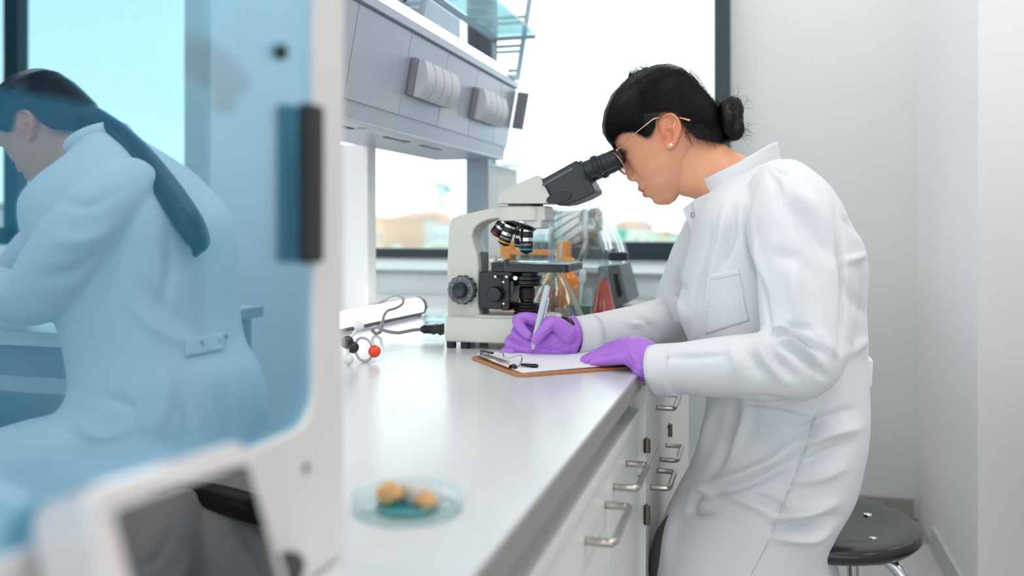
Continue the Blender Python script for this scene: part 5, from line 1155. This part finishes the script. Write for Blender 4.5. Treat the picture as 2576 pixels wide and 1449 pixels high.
# flared cuff of the glove and the watch strap
rs = []
for a in np.linspace(0, 2*math.pi, 40, endpoint=False):
    rs.append(a)
c0, c1 = np.array(T(1424, 846, 1.464)), np.array(T(1440, 847, 1.474)); axd = (c1-c0)/np.linalg.norm(c1-c0); u1 = np.cross(axd, (0, 0, 1)); u1 /= np.linalg.norm(u1); u2 = np.cross(u1, axd)
rows = [[c0+axd*l+(u1*math.cos(a)*.95+u2*math.sin(a)*1.12)*(r+.0012*math.sin(a*5+l*90)) for a in rs] for l, r in ((-.004, .0268), (.004, .0290), (.010, .0325))]
cf = obj('glove_cuff', G().rings(rows, cap=False), m_glove, glv, 0, 4); cf.modifiers.new('s', 'SOLIDIFY').thickness = 0.0008
wr = obj('wrist_strap', G().rings([[c0+axd*l+(u1*math.cos(a)*.95+u2*math.sin(a)*1.1)*.0300 for a in np.linspace(.75, 2.6, 16)] for l in (-.009, .001)], cap=False, closed=False), m_black, pw, 0, 4); wr.modifiers.new('s', 'SOLIDIFY').thickness = 0.0015
g = G()
chain(g, [(1670, 926, 1.338, .028), (1640, 910, 1.342, .0285), (1606, 889, 1.358, .027), (1588, 880, 1.366, .0225)])
chain(g, [(1632, 925, 1.338, .024), (1606, 908, 1.346, .020), (1580, 900, 1.345, .0125)])
chain(g, [(1598, 876, 1.392, .016), (1560, 868, 1.402, .0112), (1518, 884, 1.408, .0092), (1474, 903, 1.400, .0074)])
chain(g, [(1600, 868, 1.375, .016), (1572, 868, 1.378, .0118), (1524, 886, 1.386, .0094), (1471, 905, 1.386, .0076)])
chain(g, [(1595, 880, 1.358, .016), (1565, 882, 1.360, .0112), (1525, 894, 1.368, .0092), (1480, 907, 1.372, .0074)])
chain(g, [(1590, 895, 1.346, .0145), (1560, 900, 1.346, .0100), (1528, 906, 1.352, .0084), (1494, 911, 1.356, .0070)])
chain(g, [(1622, 885, 1.385, .018), (1580, 885, 1.415, .0110), (1545, 893, 1.425, .0090)])
gm2 = remesh(g, 0.00115, 2, 0.5)
GF2 = [([(1578, 852), (1586, 885), (1606, 925)], 3.5, .0016), ([(1592, 850), (1600, 890), (1628, 930)], 4, -.0012), ([(1612, 856), (1618, 895), (1630, 920)], 3.5, .0012), ([(1625, 862), (1632, 890), (1634, 925)], 3, -.0012), ([(1560, 882), (1545, 895), (1525, 897)], 2.5, -.0014), ([(1572, 895), (1580, 915), (1592, 932)], 3.5, -.0014), ([(1558, 900), (1562, 912), (1575, 922)], 3, .0012), ([(1540, 866), (1500, 882), (1475, 895)], 2.5, -.0014)]
folds(gm2, GF2, 0.0005, 60)
glv2 = obj('glove', gm2, m_glove, pw, 0, 4, label='purple glove resting on the clipboard')
# ================================================================== the second woman, seen in the blue cover
p2 = thing('person', (0.62, 1.58, 0), 'second woman in a lab coat with ponytail, reflected in the blue cover', 'person')
Y2 = 1.58
hm2 = head_map(np.array((98.0, 346.0)), 6, 0.86, Y2, PM)
make_head(hm2, p2); h2 = make_hair(hm2, p2, strands=False)
def U(px, py, Y): return tuple(PM(px, py, Y))
g = G().tube([U(215, 290, Y2), U(255, 308, Y2-.01), U(310, 345, Y2-.02), U(370, 410, Y2-.05), U(430, 490, Y2-.08), U(475, 560, Y2-.10), U(500, 610, Y2-.105), U(493, 640, Y2-.105)], [.040, .034, .030, .032, .034, .034, .026, .008], 20, 60, flat=.7)
obj('ponytail', remesh(g, .004, 2), m_hair, h2, 0, 4)
t2 = [(-60, 1330, 640, 1330, .20, Y2), (-40, 1220, 640, 1200, .20, Y2), (30, 1150, 640, 1110, .20, Y2), (150, 1065, 634, 1020, .195, Y2), (232, 980, 615, 940, .18, Y2), (228, 890, 578, 865, .17, Y2), (205, 800, 562, 770, .17, Y2), (165, 700, 556, 660, .18, Y2), (130, 600, 540, 545, .185, Y2), (120, 520, 470, 455, .175, Y2), (150, 470, 390, 385, .14, Y2), (200, 420, 320, 335, .085, Y2), (215, 395, 300, 318, .07, Y2)]
g = loft_sections(t2, PM)
g.tube([U(330, 470, 1.48), U(250, 540, 1.42), U(170, 640, 1.40), U(100, 730, 1.41), U(40, 745, 1.44), U(-40, 720, 1.47), U(-150, 700, 1.49)], [.06, .075, .074, .066, .056, .048, .036], 22, 70)
g.tube([U(300, 470, 1.68), U(200, 540, 1.74), U(100, 640, 1.75), U(20, 720, 1.74), U(-60, 720, 1.70), U(-150, 700, 1.66)], [.06, .072, .07, .06, .048, .036], 22, 60)
g.tube([U(400, 1150, 1.49), U(220, 1150, 1.46), U(0, 1200, 1.45), U(-150, 1260, 1.45)], [.08, .10, .10, .08], 22, 40)
c2 = remesh(g, 0.006, 5)
F2 = [([(250, 640), (180, 690), (100, 700)], 22, -.010), ([(300, 560), (230, 600), (120, 610)], 20, .008), ([(420, 560), (430, 680), (400, 800)], 18, -.008), ([(350, 700), (420, 780), (520, 850)], 20, -.009), ([(320, 760), (400, 830), (480, 870)], 16, .007), ([(500, 900), (520, 980), (560, 1080)], 16, .008), ([(440, 930), (470, 1020), (480, 1100)], 16, -.009), ([(400, 930), (420, 1010), (400, 1090)], 16, .007), ([(560, 900), (580, 1000), (590, 1090)], 14, -.007), ([(250, 1000), (320, 1020), (330, 1060)], 14, -.009), ([(180, 1060), (260, 1100), (330, 1080)], 16, .008), ([(150, 500), (220, 520), (300, 480)], 14, -.007), ([(140, 1130), (230, 1160), (300, 1150)], 14, -.008), ([(300, 640), (260, 720), (230, 800)], 18, -.008)]
folds(c2, F2, 0.003, 7.0, mirror=True)
k2 = obj('lab_coat', c2, m_coat, p2, 0, 4)
_cv = getv(c2).copy(); _cv[:, 0] = 2*MIR-_cv[:, 0]; _cp = proj(_cv)
def on2(px, py, l): p = on_coat(px, py, l); return Vector((2*MIR-p.x, p.y, p.z))
rows = [[on2(470+i*7.5, 852-i*1.4+j*9, .004) for i in range(14)] for j in range(6)]
bl2 = obj('belt', G().rings(rows, cap=False, closed=False), m_coat, k2, 0, 4); bl2.modifiers.new('s', 'SOLIDIFY').thickness = .003
for px_, py_ in ((513, 863), (551, 856), (572, 845)):
    p = on2(px_, py_, .006); obj('snap_button', G().lathe([(.006, 0), (.006, .002), (.003, .0015), (.0001, .002)], p, (0, -1, 0), 16), m_steel, k2, 0, .7)
rs = []
for a in np.linspace(-2.4, 2.4, 40):
    k = math.cos(a); base = np.array((262, 372))+np.array((58, -40))*k; tp = base+np.array((-16, -26)); w = .075*math.sin(a)
    rs.append([np.array(U(base[0], base[1], Y2))+np.array((0, w, 0)), np.array(U(tp[0], tp[1], Y2))+np.array((0, w, 0))])
cc = obj('collar', G().rings(rs, cap=False, closed=False), m_coat, k2, 0, 4); cc.modifiers.new('s', 'SOLIDIFY').thickness = .004
for dy, dsg in ((1.49, 1), (1.66, 1)):
    me = gm2.copy(); v = getv(me); w0 = np.array(T(1660, 912, 1.335)); tgt = np.array(U(-150, 700, dy)); v2 = v-w0; v2[:, 0] *= -1; setv(me, v2+tgt); me.flip_normals(); obj('glove', me, m_glove, p2, 0, 4)
g = G()
for yy in (1.48, 1.68):
    K = Vector(U(-170, 1270, yy)); A_ = Vector((K.x-0.05, yy, .1)); g.tube([U(250, 1180, yy), U(80, 1215, yy), K, (K*.6+A_*.4), A_], [.05, .062, .058, .052, .042], 16, 40)
obj('trousers', remesh(g, .008, 3), m_pants, p2, 0, 4)
for yy in (1.48, 1.68):
    K = Vector(U(-170, 1270, yy)); obj('shoe', remesh(G().tube([(K.x-0.06, yy, .045), (K.x+0.02, yy, .045), (K.x+0.11, yy, .032)], [.04, .042, .032], 14, 14), .006, 3), m_shoe, p2, 0, 4)
s2 = thing('stool', tuple(Vector((U(520, 1300, Y2)[0], Y2, 0))), 'black stool under the second woman seen in the reflection', 'stool')
zc2 = U(520, 1330, Y2)[2]
obj('seat', G().lathe([(.0001, -.03), (.15, -.03), (.165, -.016), (.158, 0), (.0001, -.01)], (s2.location.x, Y2, zc2), (0, 0, 1), 40), m_seat, s2, 0, 1)
for a in (20, 110, 200, 290):
    d = Vector((math.cos(math.radians(a)), math.sin(math.radians(a)), 0)); obj('leg', G().tube([Vector((s2.location.x, Y2, zc2-.04))+d*.03, Vector((s2.location.x, Y2, zc2-.05))+d*.12, Vector((s2.location.x, Y2, zc2-.12))+d*.15, Vector((s2.location.x, Y2, .01))+d*.19], .011, 10, 30), m_chrome, s2, 0, 3)
# ================================================================== analyser in the foreground: blue mirror-like cover in a white frame
m_body = mat('analyser_white', (226, 221, 220), 0.32, var=0.012, scale=20)
m_bodyg = mat('analyser_gloss', (214, 206, 205), 0.12, var=0.012, coat=0.5)
def cover_mat():
    m = bpy.data.materials.new('blue_cover'); m.use_nodes = True; t = m.node_tree; t.nodes.clear()
    out = t.nodes.new('ShaderNodeOutputMaterial'); gl = t.nodes.new('ShaderNodeBsdfGlossy'); gl.inputs['Roughness'].default_value = 0.0; gl.inputs[0].default_value = (0.72, 0.92, 1.0, 1)
    tr = t.nodes.new('ShaderNodeBsdfTransparent'); tr.inputs[0].default_value = (0.50, 0.78, 0.88, 1)
    tc = t.nodes.new('ShaderNodeTexCoord'); nz = t.nodes.new('ShaderNodeTexNoise'); nz.inputs['Scale'].default_value = 3; t.links.new(tc.outputs['Object'], nz.inputs['Vector'])
    mr = t.nodes.new('ShaderNodeMapRange'); mr.inputs[3].default_value = 0.40; mr.inputs[4].default_value = 0.43; t.links.new(nz.outputs['Fac'], mr.inputs[0])
    mx = t.nodes.new('ShaderNodeMixShader'); t.links.new(mr.outputs[0], mx.inputs[0]); t.links.new(tr.outputs[0], mx.inputs[1]); t.links.new(gl.outputs[0], mx.inputs[2]); t.links.new(mx.outputs[0], out.inputs[0]); return m
m_cover = cover_mat()
an = thing('analyser', (-0.44, 0.2, ZB), 'white bench analyser with blue mirror cover and touch screen', 'analyser')
XA = MIR-0.004
yR = PX(856, 700, MIR).y; yP = PX(781, 700, MIR).y; zPb = PX(744, 1077, MIR).z; zPt = ZC+0.30; yPl = -0.12
def rr_yz(y0, y1, z0, z1, r, n=8): return [(a, b) for a, b in rrect(y0, y1, z0, z1, r, n)]
def frame_plate(X0, X1, outer, inner):
    n = len(outer); g = G()
    vs = [(X0, y, z) for y, z in outer]+[(X0, y, z) for y, z in inner]+[(X1, y, z) for y, z in outer]+[(X1, y, z) for y, z in inner]
    fs = []
    for j in range(n):
        k = (j+1) % n
        fs += [(j, k, n+k, n+j), (2*n+j, 3*n+j, 3*n+k, 2*n+k), (j, 2*n+j, 2*n+k, k), (n+j, n+k, 3*n+k, 3*n+j)]
    return g.add(vs, fs)
fo = rr_yz(-0.20, yR, ZB+0.002, ZC+0.42, 0.006); fi = rr_yz(yPl, yP, zPb, zPt, 0.022)
obj('front_frame', frame_plate(XA-0.012, MIR+0.003, fo, fi), m_body, an, 0.002)
obj('cover', G().box(MIR-0.003, MIR, yPl-0.004, yP+0.004, zPb-0.004, zPt+0.004), m_cover, an)
# chamber behind the cover
m_cham = mat('chamber_blue', (214, 226, 232), 0.5, var=0.03); m_chamd = mat('chamber_dark', (24, 44, 54), 0.5, var=0.05)
zs2 = PX(120, 243, MIR-0.10).z
bx('chamber_back', MIR-0.105, MIR-0.10, -0.19, yR-0.012, zPb-0.02, zs2, m_cham, an)
yd = PX(455, 200, MIR-0.10).y
bx('chamber_back', MIR-0.105, MIR-0.10, -0.19, yd, zs2, ZC+0.41, m_chamd, an)
bx('chamber_back', MIR-0.105, MIR-0.10, yd, yR-0.012, zs2, ZC+0.41, m_cham, an)
bx('housing', MIR-0.20, MIR-0.016, yR-0.012, yR-0.002, ZB+0.003, ZC+0.42, m_body, an, 0.002)
bx('housing', MIR-0.20, MIR-0.016, -0.2, -0.19, ZB+0.003, ZC+0.42, m_body, an)
bx('housing', MIR-0.20, MIR-0.016, -0.2, yR-0.012, ZB+0.003, zPb-0.02, m_body, an)
bx('housing', MIR-0.20, MIR-0.016, -0.2, yR-0.002, ZC+0.41, ZC+0.42, m_body, an)
bx('housing', MIR-0.205, MIR-0.19, -0.2, yR-0.002, ZB+0.003, ZC+0.42, m_body, an)
ls = obj('chamber_fill_strip', G().box(MIR-0.09, MIR-0.05, -0.15, yR-0.05, ZC+0.40, ZC+0.408), mat('chamber_fill_glow', (240, 250, 255), .5, emit=(225, 244, 255), estr=20.0), an)  # added glowing strip, out of view, brightens the chamber behind the cover
# probe arm inside
pa = PX(480, 140, MIR-0.03); pb = PX(590, 205, MIR-0.03)
arm = obj('probe_arm', G().tube([(MIR-0.03, pa.y-0.004, pa.z+0.003), (MIR-0.03, (pa.y+pb.y)/2, (pa.z+pb.z)/2+.001), (MIR-0.03, pb.y, pb.z)], [0.013, 0.013, 0.010], 14, 16), mat('probe_plastic', (120, 136, 146), 0.5), an, 0, 3)
obj('probe_tip', G().cyl((MIR-0.03, pb.y-0.010, pb.z-0.008), (MIR-0.03, pb.y-0.010, pb.z-0.020), 0.0065, seg=16), m_rubber, arm, 0, 0.7)
p = PX(704, 130, MIR); obj('cover_screw', G().lathe([(0.005, 0), (0.0048, .003), (.0001, .0045)], (MIR, p.y, p.z), (1, 0, -.2), 16), m_black, an, 0, 0.8)
# black grip on the frame
y0, y1 = PX(779, 450, MIR+0.012).y, PX(816, 450, MIR+0.012).y; z1, z0 = PX(800, 262, MIR+.012).z, PX(800, 662, MIR+.012).z
bx('grip', MIR+0.002, MIR+0.013, y0, y1, z0, z1, m_rubber, an, 0.003)
for py_ in (1177,): p = PX(770, py_, MIR+0.003); obj('screw_cover', G().lathe([(0.0035, 0), (0.003, .001), (.0001, .0012)], (MIR+0.003, p.y, p.z), (1, 0, 0), 16), m_dial, an, 0, 0.8)
# tilted touch screen unit
tl_ = math.radians(SCREEN_TILT); e1 = Vector((0, 1, 0)).normalized(); e1 = Vector((0.009, 0.998, -0.06)).normalized()
sTR = PX(628, 1098, MIR+0.03); e2 = Vector((math.sin(tl_), 0, -math.cos(tl_))); e2 = (e2-e1*e2.dot(e1)).normalized(); nn = e1.cross(e2)*-1
if nn.x < 0: nn = -nn
sw, shh = 0.113, 0.105
def sp(a, b, h): return sTR-e1*a+e2*b+nn*h
def plate_r(a0, a1, b0, b1, r, h0, h1, inset=0): return G().rings([[tuple(sp(x, y, h)) for x, y in rrect(a0+i, a1-i, b0+i, b1-i, r-i)] for h, i in ((h0, 0), (h1-inset, 0), (h1, inset))])
scr = obj('screen_bezel', plate_r(0, sw, 0, shh, 0.012, -0.028, 0.0, 0.003), m_bodyg, an, 0, 0.7)
m_screen = mat('screen_glass', (6, 7, 9), 0.015, var=0.02, spec=0.5)
b_ = m_screen.node_tree.nodes['Principled BSDF']; b_.inputs['IOR'].default_value = 2.0
obj('screen', plate_r(0.008, sw-0.012, 0.012, shh-0.014, 0.003, -0.002, 0.0006, 0.0003), m_screen, scr, 0, 0.7)
kp = PX(730, 1449, MIR+0.014); obj('cable_boot', G().tube([(MIR+0.002, kp.y+0.004, kp.z+0.002), (MIR+0.014, kp.y+0.002, kp.z+0.006), (MIR+0.018, kp.y-0.01, kp.z+0.002)], 0.0075, 12, 20), m_rubber, an, 0, 3)
# ================================================================== things only seen in the reflection
b2 = thing('second_bench', (1.3, 2.4, 0), 'bench with pale top and grey frame reflected in the cover', 'bench')
ex = 2*MIR-PZ(214, 842, ZB).x; ey = 1.50
eyf = 2.17
bx('bench_top', ex, 2.6, ey, eyf, ZB-0.03, ZB, m_bench, b2, 0.001); bx('edge_strip', ex-0.004, ex, ey, eyf, ZB-0.03, ZB-0.0005, m_edge, b2)
m_bgrey = mat('bench_frame_grey', (132, 142, 148), 0.5, var=0.04)
bx('apron', ex+0.03, 2.55, ey+0.02, ey+0.05, ZB-0.10, ZB-0.031, m_bgrey, b2); bx('apron', ex+0.03, ex+0.05, ey+0.07, eyf-0.07, ZB-0.10, ZB-0.031, m_bgrey, b2)
for x in (ex+0.02, 2.52):
    for y in (ey+0.02, eyf-0.07): bx('leg', x, x+0.045, y, y+0.045, 0, ZB-0.031, m_bgrey, b2)
bx('drawer_box', ex+0.40, 2.5, ey+0.1, eyf-0.08, ZB-0.42, ZB-0.27, m_bgrey, b2, 0.002); bx('drawer_front', ex+0.40, 2.5, ey+0.06, ey+0.1, ZB-0.40, ZB-0.28, m_sock, b2, 0.002)
# ================================================================== the town outside, bright haze put into its pale colours
m_ground = mat('town_ground', (150, 156, 140), 0.9, var=0.2, scale=0.1)
struct(bx('ground', -400, 400, 8, 600, -19, -18, m_ground), 'town ground far below the window')
TC = [(226, 190, 160), (222, 214, 206), (206, 206, 208), (232, 222, 204), (200, 206, 210), (232, 206, 182), (214, 216, 212)]  # wall colours paled to stand in for haze
m_roof = mat('roof_tiles', (206, 150, 132), 0.8, var=0.1, scale=3); m_pane = mat('town_window', (150, 168, 178), 0.3, var=0.1, scale=1); m_teal = mat('teal_sheet', (60, 178, 160), 0.6)
def house(px0, px1, ytop, Y, col, roof, label, nw=4, nf=4, teal=False):
    a, b = PY(px0, ytop, Y), PY(px1, ytop, Y); zt = a.z; w = b.x-a.x
    t = thing('building', ((a.x+b.x)/2, Y, -18), label, 'building', 'town buildings outside')
    mt = mat('render_%d' % col, TC[col], 0.8, var=0.05, scale=1)
    bx('wall', a.x, b.x, Y, Y+10, -18, zt, mt, t)
    if roof:
        h = w*0.10+0.4
        obj('roof', G().add([(a.x-.3, Y-.3, zt), (b.x+.3, Y-.3, zt), (b.x+.3, Y+10.3, zt), (a.x-.3, Y+10.3, zt), (a.x+w*.2, Y+5, zt+h), (b.x-w*.2, Y+5, zt+h)], [(0, 1, 5, 4), (1, 2, 5), (2, 3, 4, 5), (3, 0, 4), (3, 2, 1, 0)]), m_roof, t)
    else: bx('parapet', a.x-.1, b.x+.1, Y-.1, Y+10, zt, zt+.25, mt, t)
    me = None
    for i in range(nw):
        for j in range(nf):
            x = a.x+w*(i+.5)/nw; z = zt-1.5-j*(5.2/nf)*1.3
            wd = w/nw*.42
            if me is None: o_ = bx('window', -wd/2, wd/2, -.06, 0.02, -.45, .45, m_pane, t); me = o_.data
            else:
                o_ = bpy.data.objects.new('window', me); COL.objects.link(o_); o_.parent = t; o_.matrix_parent_inverse = Matrix.Translation(-Vector(t.location))
            o_.location = (x, Y, z)
    if teal: bx('sheet', a.x+w*.1, a.x+w*.5, Y-.2, Y-.1, zt-2.6, zt-.4, m_teal, t)
house(900, 962, 556, 70, 0, False, 'peach apartment block with balconies far outside at the left', 4, 5)
house(958, 1003, 548, 106, 1, False, 'white tower block behind the peach apartment block')
house(990, 1062, 546, 82, 6, True, 'pale block with red roof left of the crane', 5, 4)
house(1050, 1100, 556, 94, 3, True, 'cream house under the crane', 4, 4)
house(1090, 1178, 557, 70, 2, True, 'grey block with red roof right of the crane', 5, 4)
house(1500, 1556, 566, 96, 4, False, 'grey block left of the teal sheeted house', 4, 4)
house(1540, 1612, 568, 80, 1, True, 'red roofed house with a teal sheet', 4, 4, teal=True)
house(1606, 1660, 586, 94, 5, False, 'low peach block in the middle of the right window', 4, 3)
house(1714, 1760, 556, 100, 4, False, 'grey teal tower beside the lab coat', 3, 4)
house(1655, 1720, 590, 110, 2, False, 'distant flat grey block', 5, 3)
house(700, 905, 560, 86, 6, True, 'long pale block behind the support panel', 8, 4)
house(1200, 1400, 560, 84, 2, True, 'grey block hidden behind the microscope', 8, 4)
ry = 70
for x_, h_ in ((3, .4), (30, .5)): pass
for k, (xx, yy, cc) in enumerate(((2.2, 62, 0), (3.2, 78, 3), (4.3, 62, 1))):
    for q_ in (0,):
        X0 = xx/3.5*yy; t = thing('building', (X0, yy, -18), ('reflected peach block', 'reflected cream block', 'reflected white block')[k]+' seen in the blue cover', 'building', 'town buildings outside')
        bx('wall', X0-6, X0+6, yy, yy+9, -18, ZC+0.5+k*.5, mat('render_%d' % cc, TC[cc], .8), t); bx('roof', X0-6.3, X0+6.3, yy-.3, yy+9, ZC+.5+k*.5, ZC+1.1+k*.5, m_roof, t)
m_crane = mat('crane_steel', (140, 178, 184), 0.6)
cY = 130; cr0 = thing('tower_crane', tuple(PY(1110, 640, cY)), 'pale tower crane above the distant rooftops', 'crane')
ct = PY(1110, 455, cY); jl, jr = PY(1040, 456, cY), PY(1130, 472, cY); cb_ = PY(1110, 472, cY)
def truss(name, p, q_, w):
    p, q_ = Vector(p), Vector(q_); d = (q_-p); n_ = max(3, int(d.length/(w*1.6))); g = G(); s1 = Vector((0, 1, 0)); s2 = d.normalized().cross(s1)
    off = [(s1*a+s2*b)*w/2 for a, b in ((-1, -1), (1, -1), (1, 1), (-1, 1))]
    for o1 in off: g.cyl(p+o1, q_+o1, w*.11, seg=5)
    for i in range(n_):
        for k in range(4): g.cyl(p+d*i/n_+off[k], p+d*(i+1)/n_+off[(k+1) % 4], w*.08, seg=4)
    return obj(name, g, m_crane, cr0)
truss('mast', (cb_.x, cY, -18), ct, 1.0); truss('jib', jl, cb_, 0.7); truss('counter_jib', cb_, jr, 0.7); bx('counterweight', jr.x-.6, jr.x+.3, cY-.5, cY+.5, jr.z-1.0, jr.z+.2, m_crane, cr0)
m_leaf = mat('tree_leaf', (178, 190, 172), 0.9, var=0.2, scale=2, bump=0.6, bscale=3)
for k, (px_, py_, Y, r_) in enumerate(((1085, 624, 50, .45), (1112, 622, 52, .5), (1000, 628, 55, .4), (1585, 612, 56, .45), (1640, 610, 54, .5), (1690, 612, 58, .45))):
    c = PY(px_, py_, Y); t = thing('tree', (c.x, Y, -18), 'pale green tree crown outside, %s from the left' % ('second', 'third', 'leftmost', 'fourth', 'fifth', 'rightmost')[k], 'tree', 'trees below the town buildings')
    g = G()
    for i in range(9): g.ball((c.x+RND.uniform(-1, 1)*r_*.7, Y+RND.uniform(-1, 1)*r_*.6, c.z+RND.uniform(-1, 1)*r_*.5), r_*RND.uniform(.45, .7), 12)
    obj('crown', remesh(g, 0.08, 1), m_leaf, t, 0, 3); obj('trunk', G().cyl((c.x, Y, -18), (c.x, Y, c.z), .1, seg=8), m_hard, t)
